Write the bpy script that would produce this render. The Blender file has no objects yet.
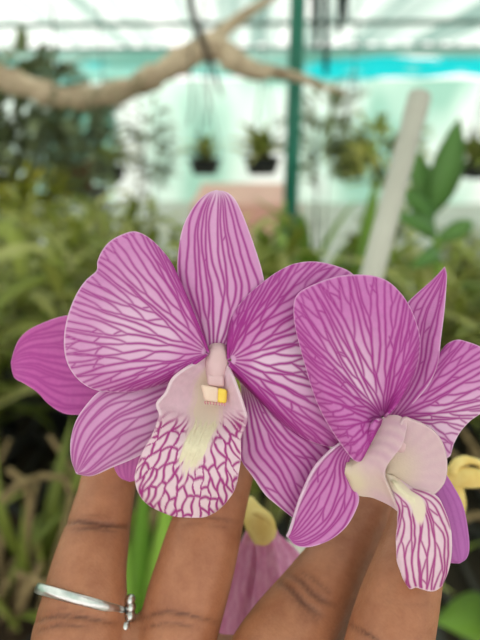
import bpy, math, random
import numpy as np
from mathutils import Vector, Matrix

rnd = random.Random(7)
C = bpy.context.scene.collection
SC = bpy.context.scene

# ------------------------------------------------------------------ camera
FPX = 600.0
PITCH = math.radians(19.0)
CAM = np.array([0.0, 0.0, 1.25])
R_ = np.array([1.0, 0.0, 0.0])
F_ = np.array([0.0, math.cos(PITCH), -math.sin(PITCH)])
U_ = np.array([0.0, math.sin(PITCH), math.cos(PITCH)])
D0 = 0.12
cam = bpy.data.cameras.new('camera')
cam.sensor_width = 36.0
cam.lens = 36.0 * FPX / 640.0
cam.clip_start = 0.01
cam.clip_end = 200
cam.dof.use_dof = True
cam.dof.focus_distance = 0.1195
cam.dof.aperture_fstop = cam.lens / 2.5
cam_o = bpy.data.objects.new('camera', cam)
C.objects.link(cam_o)
cam_o.location = CAM
cam_o.rotation_euler = (math.pi / 2 - PITCH, 0, 0)
SC.camera = cam_o


def P(px, py, d):
    """world point seen at (px, py) at depth d"""
    return CAM + d * (F_ + R_ * (px - 240) / FPX + U_ * (320 - py) / FPX)


def PZ(q, z):
    """arrays: q (...,2) in photo pixels, z (...) in units of 0.2 mm towards the viewer"""
    q = np.asarray(q, float)
    d = D0 - np.asarray(z, float) * D0 / FPX
    return (CAM + d[..., None] * (F_ + R_ * ((q[..., 0:1] - 240) / FPX) + U_ * ((320 - q[..., 1:2]) / FPX)))


def PY(px, py, Y):
    v = F_ + R_ * (px - 240) / FPX + U_ * (320 - py) / FPX
    return CAM + v * (Y / v[1])


def project(w):
    v = w - CAM
    d = v @ F_
    return 240 + FPX * (v @ R_) / d, 320 - FPX * (v @ U_) / d, d


# ------------------------------------------------------------------ materials
def lin(r, g, b):
    f = lambda c: c / 12.92 if c <= 0.04045 else ((c + 0.055) / 1.055) ** 2.4
    return (f(r / 255), f(g / 255), f(b / 255), 1)


class NT:
    def __init__(self, name):
        self.m = bpy.data.materials.new(name)
        self.m.use_nodes = True
        self.t = self.m.node_tree
        self.t.nodes.clear()
        self.out = self.t.nodes.new('ShaderNodeOutputMaterial')

    def n(self, typ, **kw):
        nd = self.t.nodes.new('ShaderNode' + typ)
        for k, v in kw.items():
            setattr(nd, k, v)
        return nd

    def l(self, a, b):
        self.t.links.new(a, b)

    def mix(self, fac, a, b):
        m = self.n('Mix', data_type='RGBA')
        for s, v in ((m.inputs[0], fac), (m.inputs[6], a), (m.inputs[7], b)):
            if hasattr(v, 'links'):
                self.l(v, s)
            else:
                s.default_value = v
        return m.outputs[2]

    def noise(self, scale, detail=3, coord='Object', stretch=None, rough=0.55):
        tc = self.n('TexCoord')
        o = tc.outputs[coord]
        if stretch:
            mp = self.n('Mapping')
            mp.inputs['Scale'].default_value = stretch
            self.l(o, mp.inputs['Vector'])
            o = mp.outputs['Vector']
        nz = self.n('TexNoise')
        nz.inputs['Scale'].default_value = scale
        nz.inputs['Detail'].default_value = detail
        nz.inputs['Roughness'].default_value = rough
        self.l(o, nz.inputs['Vector'])
        return nz.outputs['Fac']

    def ramp(self, fac, stops):
        r = self.n('ValToRGB')
        e = r.color_ramp.elements
        while len(e) < len(stops):
            e.new(0.5)
        for el, (p, c) in zip(e, stops):
            el.position = p
            el.color = c
        self.l(fac, r.inputs['Fac'])
        return r.outputs['Color']

    def bump(self, h, strength, dist):
        b = self.n('Bump')
        b.inputs['Strength'].default_value = strength
        b.inputs['Distance'].default_value = dist
        self.l(h, b.inputs['Height'])
        return b.outputs['Normal']

    def finish(self, col, rough=0.5, spec=0.4, trans=0.0, normal=None, metallic=0.0, sss=0.0, tcol=None):
        p = self.n('BsdfPrincipled')
        if hasattr(col, 'links'):
            self.l(col, p.inputs['Base Color'])
        else:
            p.inputs['Base Color'].default_value = col
        p.inputs['Roughness'].default_value = rough
        p.inputs['Specular IOR Level'].default_value = spec
        p.inputs['Metallic'].default_value = metallic
        if sss:
            p.inputs['Subsurface Weight'].default_value = sss
            p.inputs['Subsurface Radius'].default_value = (1.0, 0.45, 0.25)
            p.inputs['Subsurface Scale'].default_value = 0.0025
        if normal:
            self.l(normal, p.inputs['Normal'])
        if trans:
            t = self.n('BsdfTranslucent')
            tc = tcol if tcol is not None else col
            if hasattr(tc, 'links'):
                self.l(tc, t.inputs['Color'])
            else:
                t.inputs['Color'].default_value = tc
            if normal:
                self.l(normal, t.inputs['Normal'])
            mx = self.n('MixShader')
            mx.inputs[0].default_value = trans
            self.l(p.outputs[0], mx.inputs[1])
            self.l(t.outputs[0], mx.inputs[2])
            self.l(mx.outputs[0], self.out.inputs['Surface'])
        else:
            self.l(p.outputs[0], self.out.inputs['Surface'])
        return self.m


def mat_petal(name, ground, pale, vein, cream=(240, 232, 205), trans=0.28):
    t = NT(name)
    a = t.n('Attribute', attribute_name='pattern')
    s = t.n('SeparateColor')
    t.l(a.outputs['Color'], s.inputs['Color'])
    nz = t.noise(900, 3)
    g0 = t.mix(nz, lin(*[min(255, c * 1.05) for c in ground]), lin(*[c * 0.93 for c in ground]))
    g1 = t.mix(s.outputs['Green'], g0, lin(*pale))
    g2 = t.mix(s.outputs['Red'], g1, lin(*vein))
    g3 = t.mix(s.outputs['Blue'], g2, lin(*cream))
    bm = t.bump(t.noise(2600, 2), 0.25, 0.0002)
    return t.finish(g3, rough=0.5, spec=0.25, trans=trans, normal=bm)


def mat_simple(name, c1, c2=None, scale=8, rough=0.6, spec=0.3, trans=0.0, bump=None, metallic=0.0, stretch=None, detail=4):
    t = NT(name)
    if c2:
        nz = t.noise(scale, detail, stretch=stretch)
        col = t.ramp(nz, [(0.3, lin(*c1)), (0.7, lin(*c2))])
    else:
        col = lin(*c1)
    nm = t.bump(t.noise(bump[0], 4, stretch=stretch), bump[1], bump[2]) if bump else None
    return t.finish(col, rough, spec, trans, nm, metallic)


def mat_leaf(name, c1, c2, c3, rough=0.4):
    t = NT(name)
    oi = t.n('ObjectInfo')
    a = t.n('Attribute', attribute_name='tint')
    col = t.ramp(a.outputs['Fac'], [(0.0, lin(*c1)), (0.55, lin(*c2)), (1.0, lin(*c3))])
    hs = t.n('HueSaturation')
    mr = t.n('MapRange')
    mr.inputs['To Min'].default_value = 0.75
    mr.inputs['To Max'].default_value = 1.25
    t.l(oi.outputs['Random'], mr.inputs['Value'])
    t.l(mr.outputs['Result'], hs.inputs['Value'])
    t.l(col, hs.inputs['Color'])
    return t.finish(hs.outputs['Color'], rough, 0.4, 0.42)


M = {}
M['petal'] = mat_petal('petal_skin', (206, 112, 186), (238, 206, 228), (168, 50, 142))
M['petal_rear'] = mat_petal('rear_petal_skin', (206, 98, 178), (228, 150, 204), (176, 60, 150))
M['sepal_side'] = mat_petal('purple_sepal_skin', (184, 96, 176), (208, 136, 198), (154, 58, 146))
M['lip'] = mat_petal('lip_skin', (234, 200, 216), (238, 212, 220), (170, 48, 132), cream=(236, 222, 194))
M['lobe'] = mat_petal('side_lobe_skin', (218, 182, 190), (228, 200, 204), (190, 120, 168), cream=(224, 206, 180))
M['callus'] = mat_simple('cream_callus', (240, 228, 200), (230, 216, 188), 900, 0.6, 0.2, 0.2)
M['column'] = mat_simple('column_skin', (228, 192, 196), (220, 182, 184), 300, 0.45, 0.3, 0.2)
M['anther'] = mat_simple('anther_skin', (240, 214, 196), (232, 200, 180), 300, 0.35, 0.4, 0.15)
M['pollen'] = mat_simple('yellow_pollen', (246, 214, 92), (238, 200, 70), 300, 0.4, 0.4, 0.1)
M['speckle'] = mat_simple('magenta_speckle', (208, 140, 148), None)
M['stem'] = mat_simple('flower_stem_skin', (120, 140, 70), (150, 130, 90), 200, 0.5, 0.3)
M['wilt'] = mat_simple('wilted_petal', (240, 176, 208), (222, 136, 182), 700, 0.55, 0.2, 0.25, stretch=(1, 1, 0.08))
M['wilt_yellow'] = mat_simple('wilted_yellow', (242, 216, 140), (228, 192, 106), 200, 0.5, 0.3, 0.15)
M['silver'] = mat_simple('silver_metal', (226, 224, 222), (200, 198, 196), 500, 0.28, 0.5, metallic=1.0, bump=(900, 0.2, 0.0004))
M['leaf'] = mat_leaf('orchid_leaf', (108, 122, 50), (172, 182, 82), (222, 218, 140))
M['leaf_yellow'] = mat_leaf('yellow_leaf', (150, 160, 50), (196, 196, 70), (232, 222, 110))
M['leaf_hazed'] = mat_leaf('hazed_bush_leaf', (122, 130, 92), (150, 162, 116), (186, 194, 148))  # greens lifted paler: background haze put into the leaf colour
M['leaf_bright'] = mat_leaf('bright_leaf', (104, 150, 52), (150, 188, 74), (192, 214, 112))
M['leaf_broad'] = mat_leaf('broad_leaf', (92, 136, 66), (108, 150, 76), (130, 168, 92))
M['dry'] = mat_simple('dry_stalk', (150, 128, 92), (104, 86, 60), 60, 0.8, 0.1)
M['pot_black'] = mat_simple('black_pot', (32, 33, 32), (48, 47, 44), 30, 0.55, 0.3)
M['pot_clay'] = mat_simple('clay_pot', (150, 84, 58), (126, 70, 50), 30, 0.8, 0.2)
M['bark'] = mat_simple('bark_chips', (70, 54, 40), (38, 30, 24), 90, 0.9, 0.1, bump=(120, 0.8, 0.01))
M['wood'] = mat_simple('driftwood', (214, 192, 164), (156, 134, 110), 14, 0.8, 0.1, bump=(40, 0.6, 0.02))
M['moss'] = mat_simple('dark_twig', (66, 60, 50), (44, 44, 38), 20, 0.9, 0.1)
M['post'] = mat_simple('green_paint', (34, 122, 98), (26, 102, 82), 6, 0.45, 0.4)
M['wire'] = mat_simple('dark_wire', (40, 50, 48), None, rough=0.6)
M['pvc'] = mat_simple('pvc', (184, 180, 168), (164, 160, 148), 10, 0.5, 0.3)
M['gap_darkening_sheet'] = mat_simple('gap_darkening', (44, 40, 34), (66, 58, 46), 30, 0.9, 0.1)  # near-black for the sheet added below the pots to darken the gaps
M['bench'] = mat_simple('bench_metal', (58, 58, 54), (80, 76, 68), 12, 0.6, 0.3)


# ------------------------------------------------------------------ mesh helpers
def make_mesh(name, verts, faces, smooth=True):
    me = bpy.data.meshes.new(name)
    me.from_pydata([tuple(map(float, v)) for v in verts], [], [tuple(int(i) for i in f) for f in faces])
    me.validate()
    if smooth:
        me.polygons.foreach_set('use_smooth', [True] * len(me.polygons))
    me.update()
    return me


def link(name, me, mat=None, parent=None, loc=None):
    o = bpy.data.objects.new(name, me)
    C.objects.link(o)
    if mat is not None and me is not None:
        me.materials.clear()
        me.materials.append(mat)
    if parent:
        o.parent = parent
    if loc is not None:
        o.location = [float(c) for c in loc]
    return o


def tag(o, label, cat, group=None, kind=None):
    o['label'] = label
    o['category'] = cat
    if group:
        o['group'] = group
    if kind:
        o['kind'] = kind
    return o


def thing(name, label, cat, loc=(0, 0, 0), group=None):
    o = bpy.data.objects.new(name, None)
    o.empty_display_size = 0.01
    C.objects.link(o)
    o.location = [float(c) for c in loc]
    return tag(o, label, cat, group)


def struct(name, me, mat):
    o = link(name, me, mat)
    o['kind'] = 'structure'
    return o


class MB:
    def __init__(self):
        self.v, self.f, self.t = [], [], []

    def add(self, vs, fs, tint=0.5):
        b = len(self.v)
        self.v += [np.asarray(x, float) for x in vs]
        self.f += [tuple(i + b for i in f) for f in fs]
        self.t += [tint] * len(vs)
        return self

    def tube(self, pts, rad, n=10, tint=0.5, flat=1.0, cap=True):
        pts = [np.asarray(p, float) for p in pts]
        if not hasattr(rad, '__len__'):
            rad = [rad] * len(pts)
        vs, fs = [], []
        ref = None
        for i, p in enumerate(pts):
            a = pts[max(i - 1, 0)]
            b = pts[min(i + 1, len(pts) - 1)]
            tdir = (b - a) / (np.linalg.norm(b - a) + 1e-12)
            if ref is None:
                ref = np.array([0, 0, 1.0]) if abs(tdir[2]) < 0.9 else np.array([0, 1.0, 0])
            x = ref - tdir * (ref @ tdir)
            x /= np.linalg.norm(x)
            ref = x
            y = np.cross(tdir, x)
            for k in range(n):
                an = 2 * math.pi * k / n
                vs.append(p + rad[i] * (math.cos(an) * x * flat + math.sin(an) * y))
        m = len(pts)
        for i in range(m - 1):
            for k in range(n):
                k2 = (k + 1) % n
                fs.append((i * n + k, i * n + k2, (i + 1) * n + k2, (i + 1) * n + k))
        if cap:
            fs.append(tuple(range(n - 1, -1, -1)))
            fs.append(tuple((m - 1) * n + k for k in range(n)))
        return self.add(vs, fs, tint)

    def box(self, c, s, rotz=0.0):
        c = np.asarray(c, float)
        vs = []
        for x in (-.5, .5):
            for y in (-.5, .5):
                for z in (-.5, .5):
                    X, Y = x * s[0], y * s[1]
                    vs.append(c + np.array([X * math.cos(rotz) - Y * math.sin(rotz), X * math.sin(rotz) + Y * math.cos(rotz), z * s[2]]))
        return self.add(vs, [(0, 1, 3, 2), (4, 6, 7, 5), (0, 4, 5, 1), (2, 3, 7, 6), (0, 2, 6, 4), (1, 5, 7, 3)])

    def lathe(self, prof, n=24, c=(0, 0, 0)):
        c = np.asarray(c, float)
        vs, fs = [], []
        for r, z in prof:
            for k in range(n):
                a = 2 * math.pi * k / n
                vs.append(c + np.array([r * math.cos(a), r * math.sin(a), z]))
        for i in range(len(prof) - 1):
            for k in range(n):
                k2 = (k + 1) % n
                fs.append((i * n + k, i * n + k2, (i + 1) * n + k2, (i + 1) * n + k))
        return self.add(vs, fs)

    def leaf(self, base, heading, length, width, up0, droop, nseg=9, tint=0.5, fold=0.25, shape='strap', twist=0.0):
        """a blade: starts at elevation up0, bends down by droop (radians) along its length"""
        base = np.asarray(base, float)
        h = np.array([math.cos(heading), math.sin(heading), 0])
        side0 = np.array([-math.sin(heading), math.cos(heading), 0])
        p = base.copy()
        vs, fs = [], []
        for i in range(nseg + 1):
            s = i / nseg
            el = up0 - droop * s ** 1.3
            d = h * math.cos(el) + np.array([0, 0, 1.0]) * math.sin(el)
            nrm = -h * math.sin(el) + np.array([0, 0, 1.0]) * math.cos(el)
            tw = twist * s
            side = side0 * math.cos(tw) + nrm * math.sin(tw)
            nr = nrm * math.cos(tw) - side0 * math.sin(tw)
            if shape == 'strap':
                w = width * min(1, 0.45 + 2.2 * s) * (1 - max(0, (s - 0.55) / 0.45) ** 2.2)
            elif shape == 'oval':
                w = width * max(0.05, math.sin(math.pi * min(1, s ** 0.8)) ** 0.75)
            else:
                w = width * max(0.03, math.sin(math.pi * min(1, 0.04 + 0.96 * s ** 1.35)) ** 0.9)
            w = max(w, width * 0.02)
            th = width * 0.035
            vs += [p - side * w / 2 + nr * w * fold, p, p + side * w / 2 + nr * w * fold, p - nr * th]
            if i < nseg:
                p = p + d * length / nseg
        for i in range(nseg):
            a, b = 4 * i, 4 * i + 4
            fs += [(a, a + 1, b + 1, b), (a + 1, a + 2, b + 2, b + 1), (a + 3, a, b, b + 3), (a + 2, a + 3, b + 3, b + 2)]
        return self.add(vs, fs, tint)

    def mesh(self, name, origin=(0, 0, 0), smooth=True):
        o = np.asarray(origin, float)
        me = make_mesh(name, [v - o for v in self.v], self.f, smooth)
        at = me.attributes.new('tint', 'FLOAT', 'POINT')
        at.data.foreach_set('value', [float(x) for x in self.t])
        return me

    def build(self, name, mat, parent=None, smooth=True, world=True):
        org = np.array(parent.location) if (parent is not None and world) else np.zeros(3)
        return link(name, self.mesh(name, org, smooth), mat, parent)


def spline(pts, n, closed=False):
    """Catmull-Rom through pts, resampled at n points of equal arc length"""
    p = np.asarray(pts, float)
    if len(p) == 1:
        return np.repeat(p, n, 0)
    if len(p) == 2:
        t = np.linspace(0, 1, n)[:, None]
        return p[0] * (1 - t) + p[1] * t
    q = np.vstack([2 * p[0] - p[1], p, 2 * p[-1] - p[-2]])
    out = []
    for i in range(1, len(q) - 2):
        t = np.linspace(0, 1, 24, endpoint=False)[:, None]
        a, b, c, d = q[i - 1], q[i], q[i + 1], q[i + 2]
        out.append(0.5 * ((2 * b) + (c - a) * t + (2 * a - 5 * b + 4 * c - d) * t ** 2 + (3 * b - a - 3 * c + d) * t ** 3))
    out = np.vstack(out + [p[-1:]])
    s = np.concatenate([[0], np.cumsum(np.linalg.norm(np.diff(out, axis=0), axis=1))])
    u = np.linspace(0, s[-1], n)
    return np.stack([np.interp(u, s, out[:, k]) for k in range(out.shape[1])], 1)


# ------------------------------------------------------------------ petals
NU, NV = 140, 150
UU = VV = None


def set_uv(nu, nv):
    global UU, VV
    UU, VV = np.meshgrid(np.linspace(0, 1, nu), np.linspace(-1, 1, nv), indexing='ij')


def grid_rule(L, Rr, start=None, end=None):
    set_uv(NU, NV)
    l = spline(L, NU)
    r = spline(Rr, NU)
    v = np.linspace(0, 1, NV)
    u = np.linspace(0, 1, NU)
    g = l[:, None, :] * (1 - v)[None, :, None] + r[:, None, :] * v[None, :, None]
    if start is not None:
        s = spline(start, NV)
        g += (1 - u)[:, None, None] * (s - (s[0:1] * (1 - v)[:, None] + s[-1:] * v[:, None]))[None]
    if end is not None:
        s = spline(end, NV)
        g += u[:, None, None] * (s - (s[0:1] * (1 - v)[:, None] + s[-1:] * v[:, None]))[None]
    return g


def grid_fan(B, outline):
    set_uv(NU, 340)
    e = spline(outline, 340)
    u = np.linspace(0.02, 1, NU)[:, None, None]
    B = np.asarray(B, float)
    return B + u * (e[None] - B)


def vein_segments(g, seed, n0=8, spacing=8.0, drift=0.35, noise=0.5, link=0.05, s0=0.0, s1=0.985, width=(2.6, 1.3), spread=0.85, fork=0.45):
    """a branching bundle of veins in the patch's own (u, v); returns segments in pixels with their widths"""
    r = np.random.RandomState(seed)
    nu, nv = g.shape[:2]
    W = np.linalg.norm(np.diff(g, axis=1), axis=2).sum(1)
    Lm = np.linalg.norm(np.diff(g[:, nv // 2], axis=0), axis=1).sum()
    ns = int(max(60, Lm / 1.3))
    ds = (s1 - s0) / ns

    def pt(s, t):
        a = min(max(s, 0), 1) * (nu - 1)
        b = min(max((t + 1) / 2, 0), 1) * (nv - 1)
        i, j = min(int(a), nu - 2), min(int(b), nv - 2)
        fa, fb = a - i, b - j
        return (g[i, j] * (1 - fa) + g[i + 1, j] * fa) * (1 - fb) + (g[i, j + 1] * (1 - fa) + g[i + 1, j + 1] * fa) * fb

    veins = [dict(t=t, n=0.0, age=r.randint(0, 10)) for t in np.linspace(-spread, spread, n0) * (1 + 0.03 * r.normal(size=n0))]
    segs = []
    for k in range(ns):
        s = s0 + k * ds
        w = max(3.0, np.interp(s * (nu - 1), np.arange(nu), W))
        sp = spacing * (0.5 + 0.5 * min(1, (s - s0) / 0.4))
        veins.sort(key=lambda v: v['t'])
        ts = [v['t'] for v in veins]
        wd = np.interp(s, [s0, s0 + 0.25, 1.0], [width[0] * 0.7, width[0], width[1]])
        px1 = 2.0 / w
        new = []
        for i, v in enumerate(veins):
            lo = ts[i - 1] if i > 0 else max(-1.2, ts[i] - sp * 1.1 * px1)
            hi = ts[i + 1] if i < len(ts) - 1 else min(1.2, ts[i] + sp * 1.1 * px1)
            v['n'] = 0.93 * v['n'] + 0.16 * r.normal() * noise
            vel = 0.03 * ((lo + hi) / 2 - v['t']) + drift * v['t'] * ds + v['n'] * px1 * min(1, w / 90)
            t2 = v['t'] + vel
            t2 = min(max(t2, v['t'] + 0.5 * (lo - v['t'])), v['t'] + 0.5 * (hi - v['t']))
            p0, p1 = pt(s, v['t']), pt(s + ds, t2)
            segs.append((*p0, *p1, wd * min(1, 0.7 + v['age'] * 0.02)))
            gl_, gh_ = (v['t'] - lo) / px1, (hi - v['t']) / px1
            if v['age'] > 14 and max(gl_, gh_) > sp * 1.2 and r.rand() < 0.16:
                sg = 1 if gh_ > gl_ else -1
                new.append(dict(t=t2 + sg * 0.5 * px1, n=sg * fork, age=0))
                v['n'] -= sg * fork * 0.6
                v['age'] = 0
            if link and r.rand() < link and i < len(ts) - 1 and gh_ < sp * 1.9 and s > 0.25:
                e_ = min(0.995, s + (gh_ * r.uniform(0.9, 1.8)) / Lm)
                tm = (v['t'] + ts[i + 1]) / 2
                q0, q1 = pt((s + e_) / 2, tm + 0.12 * (ts[i + 1] - v['t']) * r.normal()), pt(e_, ts[i + 1])
                segs.append((*p0, *q0, wd * 0.75))
                segs.append((*q0, *q1, wd * 0.75))
            v['t'] = t2
            v['age'] += 1
        veins = [v for v in veins + new if abs(v['t']) < 1.0]
        if not veins:
            break
    return np.array(segs)


def dist_field(g, segs, soft=1.25):
    p = g.reshape(-1, 2).astype(np.float32)
    a = segs[:, 0:2].astype(np.float32)
    d = (segs[:, 2:4] - segs[:, 0:2]).astype(np.float32)
    dd = (d ** 2).sum(1) + 1e-6
    hw = (segs[:, 4] / 2 + 0.12).astype(np.float32)
    out = np.full(len(p), 1e3, np.float32)
    # bucket the points by coarse cell so that each only looks at segments near it
    cell = 12.0
    key = np.floor(p / cell).astype(int)
    sk = np.floor((a + d / 2) / cell).astype(int)
    uk, inv = np.unique(key, axis=0, return_inverse=True)
    inv = inv.ravel()
    for ci, kxy in enumerate(uk):
        m = np.nonzero((abs(sk[:, 0] - kxy[0]) <= 1) & (abs(sk[:, 1] - kxy[1]) <= 1))[0]
        if len(m) == 0:
            continue
        idx = np.nonzero(inv == ci)[0]
        q = p[idx][:, None, :] - a[m][None]
        t = np.clip((q * d[m][None]).sum(2) / dd[m][None], 0, 1)
        e = np.linalg.norm(q - t[..., None] * d[m][None], axis=2) - hw[m][None]
        out[idx] = e.min(1)
    x = np.clip((soft - out) / (2 * soft), 0, 1)
    return (x * x * (3 - 2 * x)).reshape(g.shape[:2])



def sstep(a, b, x):
    t = np.clip((x - a) / (b - a), 0, 1)
    return t * t * (3 - 2 * t)


def petal(name, parent, g, z, mat, vein, pale, cream=None, rim=0.4, thick=0.0005, label=None):
    """one petal as a mesh of its own: g photo-plane grid, z relief; pattern = (vein, pale, cream) pigment"""
    w = PZ(g, z) - np.array(parent.location)
    n, m = g.shape[:2]
    idx = np.arange(n * m).reshape(n, m)
    f = np.stack([idx[:-1, :-1], idx[:-1, 1:], idx[1:, 1:], idx[1:, :-1]], -1).reshape(-1, 4)
    me = bpy.data.meshes.new(name)
    me.vertices.add(n * m)
    me.vertices.foreach_set('co', w.reshape(-1).astype(np.float32))
    me.loops.add(len(f) * 4)
    me.loops.foreach_set('vertex_index', f.reshape(-1).astype(np.int32))
    me.polygons.add(len(f))
    me.polygons.foreach_set('loop_start', np.arange(0, len(f) * 4, 4, dtype=np.int32))
    me.update(calc_edges=True)
    me.polygons.foreach_set('use_smooth', np.ones(len(f), bool))
    me.update()
    cr = np.zeros_like(vein) if cream is None else cream
    # thin pale margin
    em = rim_mask(g)
    vein = vein * (1 - rim * em)
    pale = np.clip(pale + rim * em, 0, 1)
    col = np.stack([np.clip(vein, 0, 1), np.clip(pale, 0, 1), np.clip(cr, 0, 1), np.ones_like(vein)], -1)
    at = me.attributes.new('pattern', 'FLOAT_COLOR', 'POINT')
    at.data.foreach_set('color', col.reshape(-1).astype(np.float32))
    o = link(name, me, mat, parent)
    s = o.modifiers.new('thickness', 'SOLIDIFY')
    s.thickness = thick
    s.offset = 0
    if label:
        o['label'] = label
    return o


def rim_mask(g, px=1.1):
    dl = np.cumsum(np.concatenate([np.zeros((g.shape[0], 1)), np.linalg.norm(np.diff(g, axis=1), axis=2)], 1), 1)
    dr = dl[:, -1:] - dl
    du = np.cumsum(np.concatenate([np.zeros((1, g.shape[1])), np.linalg.norm(np.diff(g, axis=0), axis=2)], 0), 0)
    de = du[-1:] - du
    d = np.minimum(np.minimum(dl, dr) * (UU > 0.12) + 50 * (UU <= 0.12), de)
    return 1 - sstep(px * 0.5, px * 1.5, d)


def wobble(seed, amp, freq=3.0):
    r = np.random.RandomState(seed)
    z = np.zeros_like(UU)
    for _ in range(4):
        z += np.sin(UU * freq * r.uniform(1, 3) * 2 + r.uniform(0, 6)) * np.sin(VV * freq * r.uniform(0.6, 1.8) + r.uniform(0, 6))
    return z * amp / 3


# =================================================================== FLOWER ONE
def root_at(px, py, z):
    return PZ(np.array([px, py], float), np.array(float(z)))


fl = thing('orchid_flower', 'pink striped orchid flower facing forward, with a yellow-tipped column at its centre',
           'orchid flower', root_at(214, 356, -14))

# dorsal sepal
g = grid_rule([(205, 354), (196, 330), (186, 305), (179, 285), (177.5, 268), (179, 248), (183, 228), (190, 213), (199, 201), (208, 194), (217, 191)],
              [(225, 354), (240, 335), (256, 310), (264, 288), (262, 272), (256, 252), (249, 232), (242, 214), (235, 200), (227, 193), (217, 191)])
v = dist_field(g, vein_segments(g, 3, n0=9, spacing=8.5, drift=0.12, noise=0.32, link=0.01, width=(2.6, 1.1)))
v *= 1 - 0.8 * sstep(0.86, 1.0, UU)
pale = 0.32 + 0.8 * sstep(0.82, 1.0, UU) + 0.45 * (1 - sstep(0.0, 0.3, UU)) + 0.15 * np.exp(-(VV / 0.35) ** 2)
petal('dorsal_sepal', fl, g, -8 - 10 * UU ** 2 + 5 * (1 - VV ** 2) * np.sin(math.pi * UU) + wobble(1, 1.0), M['petal'], v, pale)

# lower sepals
g = grid_rule([(207, 366), (178, 372), (145, 378), (115, 385), (99, 392), (85, 407), (76, 422), (71.5, 440), (72, 458), (77, 473)],
              [(212, 385), (197, 410), (170, 437), (138, 456), (112, 467), (92, 475), (77, 473)])
v = dist_field(g, vein_segments(g, 11, n0=9, spacing=8.2, drift=0.15, noise=0.3, link=0.004, width=(2.6, 1.3))) * 0.85
pale = 0.32 + 0.6 * sstep(0.88, 1, UU) + 0.3 * sstep(0.5, 1, VV) + 0.2 * np.exp(-((UU - 0.4) / 0.2) ** 2)
petal('lateral_sepal', fl, g, -12 - 16 * (1 - sstep(0.05, .5, UU)) - 6 * UU + 5 * (1 - VV ** 2) + wobble(5, 1.3), M['petal'], v, pale)

g = grid_rule([(234, 364), (241, 384), (242, 400), (241, 420), (240, 445), (241, 459), (254, 478), (265, 494), (275, 503), (291, 516), (312, 532)],
              [(239, 362), (250, 378), (263, 396), (282, 415), (305, 430), (325, 443), (340, 462), (340, 490), (330, 516), (312, 532)])
v = dist_field(g, vein_segments(g, 23, n0=9, spacing=8.2, drift=0.1, noise=0.3, link=0.004, width=(2.6, 1.6), s0=0.12))
pale = 0.22 + 0.75 * (1 - sstep(0.1, 0.5, UU)) + 0.3 * (1 - sstep(-1, -0.4, VV))
petal('lateral_sepal', fl, g, -12 - 14 * (1 - sstep(0.02, .3, UU)) - 6 * UU + 6 * (1 - VV ** 2) * np.sin(math.pi * np.clip(UU + .1, 0, 1)) + wobble(6, 1.0), M['petal'], v, pale,
      cream=0.5 * (1 - sstep(0.02, 0.25, UU)))

# petals
B = (209, 353)
out = [(208, 352), (203, 340), (196, 321), (187, 298), (177, 276), (170, 262), (160, 249), (148, 238), (135, 232), (122, 235), (110, 242),
       (102, 252), (98, 262), (97, 271), (86, 281), (76, 296), (68, 317), (64.5, 338), (66, 357), (72, 371), (82, 382), (95, 389), (111, 391),
       (130, 391), (150, 387), (168, 381), (182, 373), (196, 363), (206, 355)]
g = grid_fan(B, out)
v = dist_field(g, vein_segments(g, 31, n0=13, spacing=7.6, drift=0.0, noise=0.3, link=0.006, s0=0.04, width=(2.4, 1.5), spread=0.93))
band = np.exp(-((VV - 0.1) / 0.38) ** 2)
pale = 0.22 + 0.62 * band * sstep(0.1, 0.3, UU) * (1 - sstep(0.55, 1, UU)) + 0.25 * (1 - sstep(0.05, 0.16, UU)) + 0.2 * sstep(0.8, 1, UU) * sstep(-0.2, 0.2, VV)
deep = sstep(0.55, 0.9, np.abs(VV)) * (1 - sstep(0.5, 0.9, UU))
v = np.clip(v + 0.22 * deep, 0, 1)
zf = 2 + 10 * np.sin(UU * 2.2) * (0.6 + 0.4 * np.cos(VV * 2)) - 9 * UU ** 3 + 3.0 * np.sin(VV * 7 + 1) * UU ** 2 - 7 * np.exp(-((VV + 0.12) / 0.1) ** 2) * UU ** 2 + wobble(8, 1.2)
petal('petal', fl, g, zf, M['petal'], v, pale)

B = (228, 360)
out = [(230, 358), (228, 345), (229, 330), (234, 314), (244, 300), (254, 290), (264, 282), (278, 272), (295, 264), (315, 262), (335, 266),
       (352, 274), (370, 295), (380, 325), (382, 360), (374, 398), (360, 430), (346, 444), (330, 446), (310, 440), (295, 431), (280, 420),
       (262, 402), (248, 388), (238, 378), (230, 370)]
g = grid_fan(B, out)
v = dist_field(g, vein_segments(g, 47, n0=12, spacing=7.8, drift=0.0, noise=0.3, link=0.006, s0=0.04, width=(3.0, 1.6), spread=0.93))
band = np.exp(-((VV - 0.12) / 0.3) ** 2)
pale = 0.15 + 0.75 * band * sstep(0.08, 0.2, UU) * (1 - sstep(0.4, 0.85, UU)) + 0.35 * (1 - sstep(0.04, 0.14, UU))
deep = sstep(0.45, 0.9, np.abs(VV)) * (1 - sstep(0.5, 1.0, UU))
v = np.clip(v + 0.2 * deep, 0, 1)
zf = 0 + 9 * np.sin(UU * 2.2) * (0.6 + 0.4 * np.cos(VV * 2)) - 11 * UU ** 3 + 2.5 * np.sin(VV * 6) * UU ** 2 + wobble(9, 1.2)
petal('petal', fl, g, zf, M['petal'], v, pale)


# lip
def reticulate(g, seed, n0, spacing, s0, width, drift=0.9, noise=0.9, link=0.06, spread=0.7):
    return dist_field(g, vein_segments(g, seed, n0=n0, spacing=spacing, drift=drift, noise=noise, link=link, s0=s0, width=width, spread=spread, fork=0.8), 1.0)


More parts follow.
